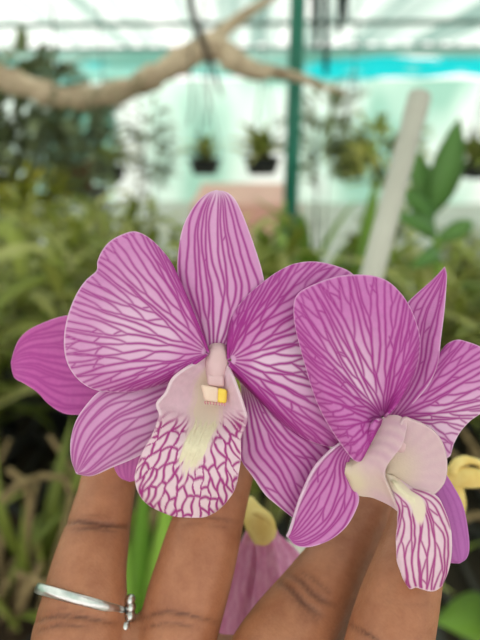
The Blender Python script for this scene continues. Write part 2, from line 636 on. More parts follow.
gl = grid_rule([(211, 354), (197, 362), (182, 371), (172, 380), (166, 393), (158, 402), (157.5, 407), (160, 416), (152, 435), (142, 453), (136.5, 470), (136, 482),
                (140, 494), (148, 503), (155, 507), (162, 506)],
               [(226, 355), (228, 364), (235, 382), (242, 402), (246, 415), (245.5, 423), (241, 436), (241, 450), (239, 470), (234, 489), (226, 501), (215, 511)],
               end=[(162, 506), (167, 510), (176, 515), (188, 517), (203, 516.5), (215, 511)])


def lip_z(U, V):
    side = (1 - sstep(0.4, 0.62, U))
    throat = -20 * np.sin(math.pi * np.clip(U / 0.55, 0, 1)) * (1 - V ** 2)
    flap = 16 * np.abs(V) ** 3 * side * sstep(0.03, 0.25, U)
    mid = 16 * sstep(0.3, 0.62, U) - 12 * sstep(0.7, 1.0, U) ** 1.5
    edge = sstep(0.5, 0.8, U) * (-8 * np.abs(V) ** 3 + 2.4 * np.sin(U * 34 + V * 2) * np.abs(V) ** 4)
    return 6 - 11 * (1 - sstep(0, .14, U)) + throat + flap + mid + edge




def net_cells(g, origin, seed, step, stretch, width):
    """a net of veins: elongated cells whose long side runs away from `origin`"""
    r = np.random.RandomState(seed)
    p = g.reshape(-1, 2)
    lo, hi = p.min(0) - 20, p.max(0) + 20
    o = np.array(origin, float)
    # seeds on rings round the origin, staggered, so that the cells line up along the rays
    sd = []
    rad = 6.0
    k = 0
    while rad < 150:
        n = max(5, int(2 * math.pi * rad / step))
        for i in range(n):
            an = 2 * math.pi * (i + 0.5 * (k % 2) + r.uniform(-.22, .22)) / n
            q = o + (rad + r.uniform(-.55, .55) * step * stretch) * np.array([math.cos(an), math.sin(an)])
            if (q > lo).all() and (q < hi).all():
                sd.append(q)
        rad += step * stretch * 0.82
        k += 1
    sd = np.array(sd)
    wob = np.stack([np.sin(p[:, 1] * .35 + 1), np.sin(p[:, 0] * .31)], 1) * 0.8
    p = p + wob
    f1 = np.empty(len(p))
    f2 = np.empty(len(p))
    for c in range(0, len(p), 3000):
        d = p[c:c + 3000, None, :] - sd[None]
        u = p[c:c + 3000] - o
        u /= np.linalg.norm(u, axis=1, keepdims=True) + 1e-6
        al = (d * u[:, None]).sum(2) / stretch
        ac = d[..., 0] * -u[:, None, 1] + d[..., 1] * u[:, None, 0]
        f = np.sqrt(al ** 2 + ac ** 2)
        ii = np.argsort(f, axis=1)[:, :2]
        tk = lambda m: np.take_along_axis(m, ii, 1)
        e, ea, ec = tk(f), tk(al), tk(ac)
        ga = (ea[:, 1] / e[:, 1] - ea[:, 0] / e[:, 0]) / stretch
        gc = ec[:, 1] / e[:, 1] - ec[:, 0] / e[:, 0]
        f1[c:c + 3000] = (e[:, 1] - e[:, 0]) / (np.hypot(ga, gc) + 0.05)
    x = np.clip((width + 0.9 - f1) / 1.8, 0, 1)
    return (x * x * (3 - 2 * x)).reshape(g.shape[:2])


v = net_cells(gl, (203, 398), 4, 7.9, 2.6, 1.3)
v *= sstep(414, 434, gl[..., 1] + 10 * np.abs(VV))
# keep the veins off the cream centre
cx = np.interp(UU, [0, 0.35, 0.5, 0.72], [0, 0.1, 0.05, -0.02])
cw = np.interp(UU, [0, 0.2, 0.36, 0.5, 0.66, 0.74], [0.5, 0.5, 0.42, 0.34, 0.2, 0.0])
ragged = 0.05 * np.sin(VV * 70) + 0.04 * np.sin(VV * 41 + 1)
cream = 1 - sstep(cw * 0.45, cw + 0.08, np.abs(VV - cx) - ragged * 0.5)
cream *= 1 - sstep(0.66, 0.74, UU + ragged)
v = v * (1 - np.clip(cream * 1.6, 0, 1))
pinkside = (1 - sstep(0.0, 0.5, UU)) * sstep(0.3, 0.8, -VV)
lipo = petal('lip', fl, gl, lip_z(UU, VV), M['lip'], v + 0.12 * pinkside * np.sin(UU * 60) ** 2, 0.3 + 0.5 * sstep(0.5, 0.9, UU), cream=0.75 * cream, thick=0.0006)


def lip_point(u, vv, lift=0.0):
    i, j = int(round(u * (gl.shape[0] - 1))), int(round((vv + 1) / 2 * (gl.shape[1] - 1)))
    q = gl[i, j]
    return PZ(q, np.array(lip_z(np.array(u), np.array(vv)) + lift))


mb = MB()
rr = random.Random(5)
for k in range(26):
    a = (k + 0.5) / 26 * 2 - 1
    u0, u1 = 0.37 + rr.random() * 0.09, 0.67 + rr.random() * 0.07 - 0.04 * abs(a)
    pts, rad = [], []
    for q in range(9):
        s = q / 8
        u = u0 + (u1 - u0) * s
        vv = 0.09 - 0.13 * s + a * (0.27 - 0.05 * s) + 0.01 * math.sin(9 * s + k)
        pts.append(lip_point(u, max(-1, min(1, vv)), 0.1 + 1.3 * math.sin(math.pi * s)))
        rad.append(0.00032 * (1 - s) ** 0.6 * min(1, 0.2 + 2.5 * s) + 0.00007)
    mb.tube(pts, rad, 6)
mb.build('callus', M['callus'], lipo.parent)['label'] = 'cream brush of hairs on the lip'

# column: a hooded half tube with the anther at its end
mb = MB()
pts = [PZ(np.array(q, float), np.array(float(z))) for q, z in [((217.5, 347), -9), ((217.5, 354), -5), ((217, 362), -4), ((216, 374), -4), ((215, 386), -5)]]
mb.tube(pts, [0.0018, 0.0022, 0.0024, 0.0021, 0.0012], 20)
col = mb.build('column', M['column'], fl)


def oblique_box(name, mat, parent, corners, z0, z1, root, bev):
    """a rounded block: four photo-plane corners, its front at relief z1 and its back at z0"""
    vs = [PZ(np.array(c, float), np.array(float(z))) for z in (z0, z1) for c in corners]
    m = MB().add(vs, [(3, 2, 1, 0), (4, 5, 6, 7), (0, 1, 5, 4), (1, 2, 6, 5), (2, 3, 7, 6), (3, 0, 4, 7)])
    o = link(name, m.mesh(name, np.array(root.location)), mat, parent)
    bv = o.modifiers.new('bevel', 'BEVEL')
    bv.width = bev
    bv.segments = 4
    bv.limit_method = 'NONE'
    return o


an = oblique_box('anther_cap', M['anther'], col, [(200.5, 384), (219, 387.5), (218, 404), (204.5, 401)], 1, 9, fl, .0007)
po = oblique_box('pollen_mass', M['pollen'], col, [(217.5, 387.5), (227.5, 389.5), (226.5, 404), (217, 403)], 1, 8.5, fl, .0006)
sg = oblique_box('stigma', M['column'], col, [(207, 374), (224, 375.5), (224.5, 387), (207.5, 386)], 0, 6.5, fl, .0008)
mb = MB()
for k in range(8):
    x = 205 + k * 2.8
    mb.tube([PZ(np.array([x, 401.5 + 0.25 * k]), np.array(8.6)), PZ(np.array([x + 0.3, 404.2 + 0.25 * k]), np.array(7.6))], [0.0002, 0.0001], 6)
te = mb.build('toothed_edge', M['speckle'], col, world=False)
te.data.transform(Matrix.Translation(-Vector(fl.location)))
MB().tube([PZ(np.array(q, float), np.array(float(z))) for q, z in [((217, 352), -6), ((214, 362), -22), ((206, 380), -34), ((203, 396), -38)]], [0.0012, 0.001, 0.0009, 0.0009], 10).build('pedicel', M['stem'], fl)

# =================================================================== FLOWER TWO
f2 = thing('orchid_flower', 'pink striped orchid flower turned to the right, with a pale cupped lip',
           'orchid flower', root_at(390, 420, 0))
g = grid_rule([(383, 416), (394, 385), (398, 350), (402, 318), (407, 304), (415, 295), (432, 280), (444.5, 267)],
              [(398, 417), (416, 400), (430, 382), (438, 362), (440.5, 340), (444, 312), (446, 288), (446.5, 275), (444.5, 267)])
v = dist_field(g, vein_segments(g, 71, n0=5, spacing=7, drift=0.1, noise=0.6, link=0.008, width=(2.4, 1.2)))
petal('dorsal_sepal', f2, g, -2 - 8 * UU + 7 * sstep(0, 1, VV) * np.sin(math.pi * UU), M['petal'], v, 0.12 + 0.1 * (1 - UU))

B = (394, 417)
out = [(400, 412), (414, 400), (426, 385), (437, 362), (440, 356), (447, 345), (457, 340), (467, 342), (480, 347), (492, 357), (500, 376), (496, 398),
       (481, 412), (470, 420), (460, 431), (453, 444), (449, 456), (440, 456), (425, 446), (405, 428)]
g = grid_fan(B, out)
v = dist_field(g, vein_segments(g, 83, n0=10, spacing=6.8, drift=0.0, noise=0.3, link=0.006, s0=0.05, width=(2.5, 1.5), spread=0.93))
pale = 0.1 + 0.85 * np.exp(-((VV - 0.35) / 0.35) ** 2) * sstep(0.15, 0.4, UU)
v = np.clip(v + 0.35 * (1 - sstep(-0.9, -0.3, VV)) * (1 - sstep(0.5, 1, UU)), 0, 1)
petal('petal', f2, g, -4 - 14 * UU + 5 * np.sin(UU * 3) * (1 - VV ** 2) + wobble(12, 1.0), M['petal'], v, pale)

g = grid_rule([(428, 450), (440, 466), (452, 485), (461, 502), (466, 522), (468.5, 545), (466, 557), (459, 562.5)],
              [(410, 462), (420, 490), (432, 520), (440, 545), (447, 560), (459, 562.5)])
v = dist_field(g, vein_segments(g, 97, n0=5, spacing=7, drift=0.1, noise=0.4, link=0.01, width=(1.6, 1.2))) * 0.35
petal('lateral_sepal', f2, g, -12 - 4 * UU + 5 * (1 - VV ** 2), M['sepal_side'], v, 0.15 + 0.2 * UU)['label'] = 'plain purple sepal'

# big front petal
B = (383, 418)
out = [(390, 412), (399, 402), (411, 380), (417.5, 358), (419, 338), (414.5, 320), (407.5, 304), (399, 292), (388, 282), (375, 276.5), (357, 275), (336, 277),
       (313, 285), (299, 293), (294, 304), (295, 324), (301, 349), (307, 370), (313, 390), (321, 410), (331, 428), (341, 443), (349, 454), (355, 460),
       (361, 459.5), (365, 447), (367, 436), (370, 426), (375, 420)]
g = grid_fan(B, out)
v = dist_field(g, vein_segments(g, 105, n0=14, spacing=7.4, drift=0.0, noise=0.3, link=0.006, s0=0.04, width=(2.6, 1.6), spread=0.95))
band = np.exp(-((VV + 0.02) / 0.3) ** 2)
pale = 0.08 + 0.8 * band * sstep(0.05, 0.16, UU) * (1 - sstep(0.3, 0.8, UU))
v = np.clip(v + 0.2 * sstep(0.5, 0.9, np.abs(VV)) * (1 - sstep(0.3, 0.8, UU)), 0, 1)
zf = 6 + 26 * np.sin(UU * 2.0) - 12 * UU ** 2 + 6 * np.cos(VV * 1.6) * UU + 2.5 * np.sin(VV * 8) * UU ** 3 + wobble(14, 1.2)
petal('petal', f2, g, zf, M['petal'], v, pale)

g = grid_rule([(346, 444), (340, 443), (326, 454), (313, 469), (302, 492), (295, 512), (290, 530), (287, 536.5)],
              [(353, 452), (349, 463), (349, 474), (353, 484), (359, 497), (356, 510), (346, 527), (330, 540), (310, 547), (296, 545.5), (287, 536.5)])
v = dist_field(g, vein_segments(g, 113, n0=7, spacing=7.2, drift=0.45, noise=0.4, link=0.008, width=(2.2, 1.3)))
rimz = 1 - sstep(-1, -0.85, VV)
petal('lateral_sepal', f2, g, 8 - 2 * UU - 5 * (1 - VV ** 2) * np.sin(math.pi * UU) + 3 * rimz, M['petal'], v * (1 - 0.8 * rimz), 0.16 + 0.7 * rimz + 0.5 * sstep(0.93, 1, UU))

# lip: the chin and near side lobe in one sheet
g = grid_rule([(348, 462), (358, 456), (365, 440), (371, 426), (384, 417), (397, 415.5), (407, 421)],
              [(347, 476), (356, 493), (373, 497), (389, 504), (399, 511)],
              start=[(348, 462), (345, 469), (347, 476)],
              end=[(407, 421), (406, 431), (401, 447), (388, 464), (385, 476), (390, 490), (399, 511)])
stre = 0.5 + 0.5 * np.sin(VV * 26 + 2 * np.sin(UU * 5))
petal('side_lobe', f2, g, 4 + 10 * np.sin(math.pi * (VV + 1) / 2) + 12 * UU ** 2, M['lobe'], 0.3 * stre * sstep(0.4, 0.9, UU) * (1 - sstep(-0.2, 0.6, VV)), 0.3 + 0 * UU,
      cream=0.75 * (1 - sstep(0.3, 0.7, UU)) + 0.4 * sstep(0, 0.5, VV) * (1 - sstep(0.6, 0.9, VV)), thick=0.0006)
# far side lobe
g = grid_fan((385, 474), [(388, 455), (398, 432), (404, 418), (413, 420), (424, 424.5), (435, 432), (443, 444), (447, 460), (446, 478), (440, 489), (431, 495), (415, 494), (398, 487)])
petal('side_lobe', f2, g, 3 + 14 * UU ** 2 + 3 * np.cos(VV * 2), M['lobe'], 0.12 * (0.5 + 0.5 * np.sin(VV * 40)) * UU, 0.55 + 0 * UU, cream=0.8 * (1 - sstep(0.2, 0.75, UU)) , thick=0.0006)
# mid lobe
g2 = grid_rule([(383, 472), (388, 490), (398, 507), (397.5, 522), (396.5, 540), (397, 557), (402, 574), (408, 585)],
               [(395, 478), (414, 489), (434, 495), (443, 508), (449, 525), (451, 545), (448, 568), (441, 585)],
               end=[(408, 585), (411, 588), (416, 586.5), (422, 588.5), (430, 590.5), (436, 589), (441, 585)])
cxm = np.interp(UU, [0, 0.3, 0.6], [0, 0.0, -0.12])
cwm = np.interp(UU, [0, 0.2, 0.4, 0.52], [1.0, 0.5, 0.28, 0.0])
crm = 1 - sstep(cwm * 0.8, cwm + 0.05, np.abs(VV - cxm))
crm *= 1 - sstep(0.45, 0.52, UU)
v = reticulate(g2, 131, 7, 6.6, 0.17, (1.9, 1.7), drift=0.7, noise=0.6, link=0.006, spread=0.8) * (1 - crm)
zm = lambda U, V: 10 + 18 * np.sin(U * 2.4) - 6 * np.abs(V) ** 2.5 + 1.5 * np.sin(U * 30) * np.abs(V) ** 4
lp2 = petal('lip', f2, g2, zm(UU, VV), M['lip'], v, 0.35 + 0 * UU, cream=0.8 * crm, thick=0.0006)
mb = MB()
for k in range(9):
    a = (k + .5) / 9 * 2 - 1
    pts, rad = [], []
    for q in range(8):
        s = q / 7
        u = 0.06 + (0.42 - 0.06 * abs(a)) * s
        vv = -0.1 * s + a * 0.2
        i, j = int(u * (NU - 1)), int((vv + 1) / 2 * (NV - 1))
        pts.append(PZ(g2[i, j], np.array(zm(np.array(u), np.array(vv)) + 0.7)))
        rad.append(0.00036 * (1 - 0.85 * s))
    mb.tube(pts, rad, 6)
mb.build('callus', M['callus'], f2)['label'] = 'cream ridge on the lip'
# column hidden inside the cup
MB().tube([PZ(np.array(q, float), np.array(float(z))) for q, z in [((388, 424), -2), ((394, 434), 2), ((400, 446), 4), ((404, 452), 4)]], [0.0012, 0.0017, 0.0018, 0.001], 14).build('column', M['column'], f2)
MB().tube([PZ(np.array(q, float), np.array(float(z))) for q, z in [((389, 424), 0), ((386, 420), -22), ((376, 424), -40), ((368, 432), -48)]], [0.0012, 0.001, 0.0009, 0.0009], 10).build('pedicel', M['stem'], f2)

# =================================================================== REAR FLOWER
f3 = thing('orchid_flower', 'deep pink orchid flower behind the left petal, its sepal pointing left out of focus',
           'orchid flower', root_at(150, 372, -62))
g = grid_rule([(150, 350), (110, 326), (85, 316), (64, 316), (45, 322), (27, 331), (17, 343), (11, 362)],
              [(152, 390), (120, 409), (97, 416), (79, 415), (64, 413.5), (49, 404.5), (37, 392), (24, 383.5), (14, 377), (11, 362)])
v = dist_field(g, vein_segments(g, 151, n0=6, spacing=10, drift=0.1, noise=0.4, link=0.01, width=(3, 1.8)), 1.6) * 0.7
petal('lateral_sepal', f3, g, -60 - 12 * UU - 6 * (1 - VV ** 2) * np.sin(math.pi * UU), M['petal_rear'], v, 0.25 * sstep(0.75, 1, UU) + 0.35 * sstep(0.1, 0.6, -VV) * (1 - UU))
g = grid_rule([(140, 380), (122, 420), (113, 452), (114, 466), (120, 477), (130, 481.5)], [(164, 384), (160, 420), (152, 460), (143, 477), (130, 481.5)])
v = dist_field(g, vein_segments(g, 157, n0=5, spacing=8, drift=0.1, noise=0.4, link=0.01), 1.3) * 0.6
petal('lateral_sepal', f3, g, -58 - 4 * UU, M['petal_rear'], v, 0.35 + 0 * UU)
for (tx, ty, wdt, sd) in ((190, 300, 34, 1), (205, 420, 36, 2), (120, 300, 24, 3)):
    b = np.array([152.0, 372.0])
    tp = np.array([tx, ty], float)
    dv = tp - b
    nn = np.array([-dv[1], dv[0]]) / np.linalg.norm(dv)
    g = grid_rule([b + nn * 4, b + dv * 0.35 + nn * wdt * .5, b + dv * 0.75 + nn * wdt * .55, tp], [b - nn * 4, b + dv * 0.35 - nn * wdt * .5, b + dv * 0.75 - nn * wdt * .55, tp])
    v = dist_field(g, vein_segments(g, 160 + sd, n0=5, spacing=8), 1.2) * 0.6
    petal('petal', f3, g, -62 + 4 * UU - 3 * VV ** 2, M['petal_rear'], v, 0.3 + 0 * UU)
MB().tube([PZ(np.array(q, float), np.array(float(z))) for q, z in [((152, 372), -62), ((165, 380), -74), ((182, 400), -80), ((194, 425), -76)]], [0.0014, 0.001, 0.0009, 0.0009], 10).build('pedicel', M['stem'], f3)

# =================================================================== WILTED FLOWERS
wd = 0.172
f4 = thing('wilted_flower', 'drooping closed pale pink flower with a yellow base between the fingers', 'wilted flower', P(258, 522, wd))
rr = random.Random(3)
mb = MB()
c_ = spline([P(250, 500, wd + .004), P(252, 511, wd), P(257, 520, wd - .002), P(262, 528, wd - .002), P(263, 540, wd)], 24)
mb.tube(c_, list(np.interp(np.linspace(0, 1, 24), [0, .25, .55, .8, 1], [.0014, .0028, .0042, .0040, .0028])), 18)
c_ = spline([P(250, 514, wd - .003), P(258, 514, wd - .0045), P(267, 522, wd - .004), P(268, 536, wd - .003), P(262, 541, wd - .003)], 24)
mb.tube(c_, list(np.interp(np.linspace(0, 1, 24), [0, .5, 1], [.0008, .0017, .0008])), 12)
mb.build('swollen_base', M['wilt_yellow'], f4)
folds = [((262, 530), (258, 570), (246, 615), (232, 665), 0), ((266, 530), (272, 572), (266, 625), (254, 672), 1), ((256, 530), (246, 565), (234, 610), (222, 655), 2),
         ((270, 534), (286, 556), (290, 590), (280, 610), 3)]
for a, b, c, d, k in folds:
    dd = wd + (0.001, -0.0015, 0.002, 0.003)[k]
    mb = MB()
    base = spline([P(*a, dd), P(*b, dd - .001), P(*c, dd), P(*d, dd + .002)], 22)
    rad = [0.0015 + 0.0034 * math.sin(math.pi * min(1, 0.12 + 0.8 * i / 21)) for i in range(22)]
    if k == 3:
        rad = [x * 0.85 for x in rad]
    vs, fs, n = [], [], 24
    for i, p in enumerate(base):
        for j in range(n):
            an = 2 * math.pi * j / n
            r2 = rad[i] * (1 + 0.22 * math.sin(an * 5 + k + i * 0.08))
            vs.append(p + R_ * r2 * math.cos(an) + F_ * r2 * 0.55 * math.sin(an))
    for i in range(21):
        for j in range(n):
            fs.append((i * n + j, i * n + (j + 1) % n, (i + 1) * n + (j + 1) % n, (i + 1) * n + j))
    fs += [tuple(range(n)), tuple(21 * n + j for j in range(n))]
    mb.add(vs, fs)
    mb.build('folded_petal', M['wilt'], f4)

wy = 0.18
f5 = thing('wilted_flower', 'curled yellow withered flower behind the right edge of the right-hand flower', 'wilted flower', P(456, 478, wy))
mb = MB()
mb.tube([P(430, 478, wy), P(446, 476, wy), P(460, 477, wy - .002), P(474, 478, wy - .002), P(492, 479, wy)], [0.0024, 0.003, 0.0032, 0.003, 0.002], 12)
mb.build('flower_tube', M['wilt_yellow'], f5)
mb = MB()
mb.tube(spline([P(452, 474, wy - .003), P(456, 464, wy - .003), P(468, 460, wy - .001), P(480, 464, wy), P(486, 474, wy)], 16), [0.0015] * 8 + [0.0011] * 8, 10)
mb.build('curled_petal', M['wilt_yellow'], f5)
mb = MB()
mb.tube(spline([P(452, 480, wy - .001), P(458, 492, wy), P(462, 506, wy + .002), P(460, 520, wy + .004)], 14), [0.0024 - 0.00013 * i for i in range(14)], 10)
mb.build('hanging_petal', M['wilt_yellow'], f5)

# flower stem from its pot behind the hand up to the flowers (hidden by them in the photo)
st = thing('flower_stem', 'slender green flower stem behind the open flowers, rising from the bench', 'stem', P(205, 900, 0.30))
stem_pts = spline([P(205, 900, 0.42), P(200, 760, 0.23), P(197, 640, 0.178), P(196, 520, 0.163), P(200, 430, 0.136), P(205, 396, 0.1278)], 30)
st.location = [float(c) for c in stem_pts[0]]
sm = MB().tube(stem_pts, [0.0018] * 20 + [0.0016] * 10, 10).build('stalk', M['stem'], st)
MB().tube(spline([P(198, 470, 0.15), P(240, 440, 0.145), P(310, 430, 0.138), P(368, 432, 0.1298)], 20), 0.0011, 8).build('side_branch', M['stem'], st)
MB().tube(spline([P(197, 540, 0.165), P(225, 505, 0.176), P(240, 490, 0.178), P(250, 500, wd + .004)], 16), 0.001, 8).build('side_branch', M['stem'], st)
MB().tube(spline([P(198, 470, 0.15), P(300, 470, 0.182), P(380, 480, 0.19), P(430, 478, wy)], 20), 0.001, 8).build('side_branch', M['stem'], st)

# =================================================================== HAND
def loft(mb, rows, n=28):
    """rows: (centre, half-width vector, half-depth vector)"""
    vs, fs = [], []
    for c, a, b in rows:
        for k in range(n):
            an = 2 * math.pi * k / n
            vs.append(np.asarray(c) + np.asarray(a) * math.cos(an) + np.asarray(b) * math.sin(an))
    m = len(rows)
    for i in range(m - 1):
        for k in range(n):
            fs.append((i * n + k, i * n + (k + 1) % n, (i + 1) * n + (k + 1) % n, (i + 1) * n + k))
    fs += [tuple(range(n - 1, -1, -1)), tuple((m - 1) * n + k for k in range(n))]
    mb.add(vs, fs)


def digit(mb, pts, tip=True):
    """pts: (px, py, depth, radius in px) along the finger; the tip is rounded off"""
    c = np.array([P(x, y, d) for x, y, d, r in pts])
    r = np.array([r * d / FPX for x, y, d, r in pts])
    q = spline(np.column_stack([c, r]), 40)
    c, r = q[:, :3], q[:, 3].copy()
    pts2, rad2 = list(c), list(r)
    if tip:
        t = c[-1] - c[-2]
        t /= np.linalg.norm(t)
        R0 = r[-1]
        for k in range(1, 9):
            a = k / 8 * math.pi / 2
            pts2.append(c[-1] + t * R0 * 1.1 * math.sin(a))
            rad2.append(max(R0 * math.cos(a), R0 * 0.06))
    mb.tube(pts2, rad2, 28)


mb = MB()
digit(mb, [(80, 760, .126, 46), (76, 690, .128, 47), (78, 640, .131, 46), (85, 600, .134, 42), (88.5, 572, .137, 38), (95, 542, .141, 34), (102, 512, .145, 30), (109, 480, .150, 27.5), (117, 435, .154, 26), (124, 395, .154, 23)])
digit(mb, [(158, 760, .128, 44), (166, 690, .130, 43), (176, 640, .1335, 40.5), (186, 600, .136, 40.5), (197, 562, .138, 39), (206, 528, .141, 36.5), (216, 492, .145, 33.5), (228, 455, .150, 30), (238, 420, .153, 27)])
digit(mb, [(228, 770, .124, 46), (254, 705, .127, 50), (274, 668, .130, 50.5), (291, 637, .134, 46.5), (318, 596, .139, 39.5), (342, 556, .146, 32.5), (365, 517, .153, 28), (382, 482, .158, 25)])
digit(mb, [(340, 790, .122, 42), (370, 710, .1195, 43), (384, 660, .1205, 42.5), (393, 625, .123, 41.5), (402, 590, .1265, 38), (411, 556, .1315, 33), (418, 525, .136, 29), (422, 500, .139, 26)])
# palm
rows = []
for y, cx_, hw, dp, hd in [(655, 215, 150, .1345, 44), (700, 216, 178, .131, 58), (760, 216, 190, .127, 66), (840, 218, 190, .124, 74), (930, 222, 178, .121, 80), (1020, 228, 150, .119, 80),
                           (1100, 232, 126, .118, 78), (1180, 236, 118, .119, 78)]:
    rows.append((P(cx_, y, dp), R_ * hw * dp / FPX, F_ * hd * dp / FPX))
loft(mb, rows)
# web between index and middle finger
digit(mb, [(70, 650, .131, 36), (100, 645, .1325, 30), (130, 642, .1335, 25), (160, 644, .1335, 28), (185, 650, .1335, 34)], False)
# ball of the thumb and thumb, below and left of the frame
digit(mb, [(150, 1020, .112, 80), (90, 930, .106, 84), (30, 850, .104, 66), (-50, 770, .108, 50), (-105, 705, .114, 44), (-135, 650, .120, 40)])
# forearm
wr = P(236, 1160, .119)
elbow = np.array([-0.06, -0.02, 0.93])
fr = []
for s, hw, hd in [(0, .0235, .0155), (.2, .025, .019), (.5, .032, .028), (.8, .037, .034), (1.0, .036, .034)]:
    fr.append((wr + (elbow - wr) * s, R_ * hw, F_ * hd))
loft(mb, fr)
hand0 = link('hand_source', mb.mesh('hand_source'), None)
rm = hand0.modifiers.new('r', 'REMESH')
rm.mode = 'VOXEL'
rm.voxel_size = 0.0008
sm_ = hand0.modifiers.new('s', 'SMOOTH')
sm_.factor = 0.5
sm_.iterations = 10
dg = bpy.context.evaluated_depsgraph_get()
hm = bpy.data.meshes.new_from_object(hand0.evaluated_get(dg))
bpy.data.objects.remove(hand0)
nvh = len(hm.vertices)
co = np.empty(nvh * 3, np.float32)
hm.vertices.foreach_get('co', co)
co = co.reshape(-1, 3).astype(float)
nr = np.empty(nvh * 3, np.float32)
hm.vertices.foreach_get('normal', nr)
nr = nr.reshape(-1, 3).astype(float)
px, py, dep = project(co)
front = (nr @ F_) < 0.15
pxy = np.stack([px, py], 1)
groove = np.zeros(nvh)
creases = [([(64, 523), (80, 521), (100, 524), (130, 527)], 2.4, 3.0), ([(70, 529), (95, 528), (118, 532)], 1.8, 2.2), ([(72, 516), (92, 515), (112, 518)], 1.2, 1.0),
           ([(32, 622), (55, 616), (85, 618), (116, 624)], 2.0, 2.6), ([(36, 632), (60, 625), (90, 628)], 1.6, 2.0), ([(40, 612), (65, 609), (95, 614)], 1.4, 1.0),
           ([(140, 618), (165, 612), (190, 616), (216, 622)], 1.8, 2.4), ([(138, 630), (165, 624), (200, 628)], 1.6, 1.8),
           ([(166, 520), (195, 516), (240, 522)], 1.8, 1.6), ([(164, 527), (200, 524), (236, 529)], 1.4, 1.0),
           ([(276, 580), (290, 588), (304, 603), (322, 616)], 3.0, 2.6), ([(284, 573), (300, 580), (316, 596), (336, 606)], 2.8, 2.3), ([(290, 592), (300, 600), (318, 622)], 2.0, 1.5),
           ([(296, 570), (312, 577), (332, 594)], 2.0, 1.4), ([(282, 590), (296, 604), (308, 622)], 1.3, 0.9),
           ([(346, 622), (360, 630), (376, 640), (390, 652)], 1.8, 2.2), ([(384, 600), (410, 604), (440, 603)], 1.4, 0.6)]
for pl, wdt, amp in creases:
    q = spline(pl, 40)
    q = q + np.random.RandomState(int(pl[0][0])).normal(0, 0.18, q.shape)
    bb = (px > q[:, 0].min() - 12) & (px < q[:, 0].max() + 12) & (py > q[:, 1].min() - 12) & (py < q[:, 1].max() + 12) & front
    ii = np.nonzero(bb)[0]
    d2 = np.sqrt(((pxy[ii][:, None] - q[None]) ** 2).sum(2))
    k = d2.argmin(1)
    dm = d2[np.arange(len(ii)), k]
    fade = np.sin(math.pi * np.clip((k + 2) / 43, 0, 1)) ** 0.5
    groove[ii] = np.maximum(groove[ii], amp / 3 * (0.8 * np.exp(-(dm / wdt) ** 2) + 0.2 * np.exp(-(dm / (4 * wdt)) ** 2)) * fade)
# soft pads between the creases
co -= nr * (groove * 0.0008)[:, None]
hm.vertices.foreach_set('co', co.reshape(-1).astype(np.float32))
at = hm.attributes.new('crease', 'FLOAT', 'POINT')
at.data.foreach_set('value', groove.astype(np.float32))
hm.polygons.foreach_set('use_smooth', [True] * len(hm.polygons))
hm.update()
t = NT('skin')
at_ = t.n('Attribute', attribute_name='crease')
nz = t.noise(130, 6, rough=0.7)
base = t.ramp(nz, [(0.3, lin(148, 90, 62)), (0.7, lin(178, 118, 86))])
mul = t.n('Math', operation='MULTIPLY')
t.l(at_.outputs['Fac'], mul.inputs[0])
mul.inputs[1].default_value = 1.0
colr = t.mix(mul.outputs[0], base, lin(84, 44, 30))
w1 = t.n('TexVoronoi')
w1.inputs['Scale'].default_value = 1500
tc = t.n('TexCoord')
t.l(tc.outputs['Object'], w1.inputs['Vector'])
M['skin'] = t.finish(colr, rough=0.46, spec=0.4, sss=0.15, normal=t.bump(w1.outputs['Distance'], 0.22, 0.00025))
hand = link('hand', hm, M['skin'])
tag(hand, 'brown-skinned hand with four raised fingers supporting the orchid flowers from behind', 'hand')

# finger ring
rc = P(81.5, 600, .1345)
ax = P(92, 552, .1395) - P(76, 640, .131)
ax /= np.linalg.norm(ax)
xr = R_ - ax * (R_ @ ax)
xr /= np.linalg.norm(xr)
yr = np.cross(ax, xr)
# tilt the band so that its right side sits lower
ax2 = ax + 0.16 * xr
ax2 /= np.linalg.norm(ax2)
xr2 = xr - ax2 * (xr @ ax2)
xr2 /= np.linalg.norm(xr2)
yr2 = np.cross(ax2, xr2)
rt = thing('finger_ring', 'flat silver ring worn on the index finger', 'ring', rc)
rad = 44.0 * .1345 / FPX
mb = MB()
n, vs, fs = 96, [], []
for k in range(n):
    a = 2 * math.pi * k / n
    dr = xr2 * math.cos(a) + yr2 * math.sin(a)
    for h, rr_ in ((-1, 0), (-0.8, .00065), (0, .0008), (0.8, .00065), (1, 0), (0.8, -.0004), (-0.8, -.0004)):
        vs.append(rc + dr * (rad + rr_) + ax2 * h * .00115)
for k in range(n):
    for j in range(7):
        fs.append((k * 7 + j, k * 7 + (j + 1) % 7, ((k + 1) % n) * 7 + (j + 1) % 7, ((k + 1) % n) * 7 + j))
mb.add(vs, fs)
mb.build('band', M['silver'], rt)
mb = MB()
sx = rc + xr2 * (rad + .0006)
for k, (h, o_) in enumerate([(-.0036, .0004), (-.0022, .0008), (0.0, .0012), (.0016, .0008), (.003, .0002)]):
    c = sx + ax2 * h + xr2 * o_ - F_ * .001
    mb.tube([c - F_ * .0014, c - F_ * .0007, c + F_ * .0007, c + F_ * .0014], [.0004, .0011, .0011, .0004], 12)
mb.build('beaded_setting', M['silver'], rt)

exec_background = True
# =================================================================== HOUSE
YAW = math.radians(3.0)


def H(x, y, z):
    return np.array([x * math.cos(YAW) - (y - 9) * math.sin(YAW) * 1.0, 9 + x * math.sin(YAW) * -1.0 + (y - 9) * math.cos(YAW), z])


def quad_grid(f, nu, nv):
    vs = [f(i / nu, j / nv) for i in range(nu + 1) for j in range(nv + 1)]
    fs = [(i * (nv + 1) + j, (i + 1) * (nv + 1) + j, (i + 1) * (nv + 1) + j + 1, i * (nv + 1) + j + 1) for i in range(nu) for j in range(nv)]
    return vs, fs


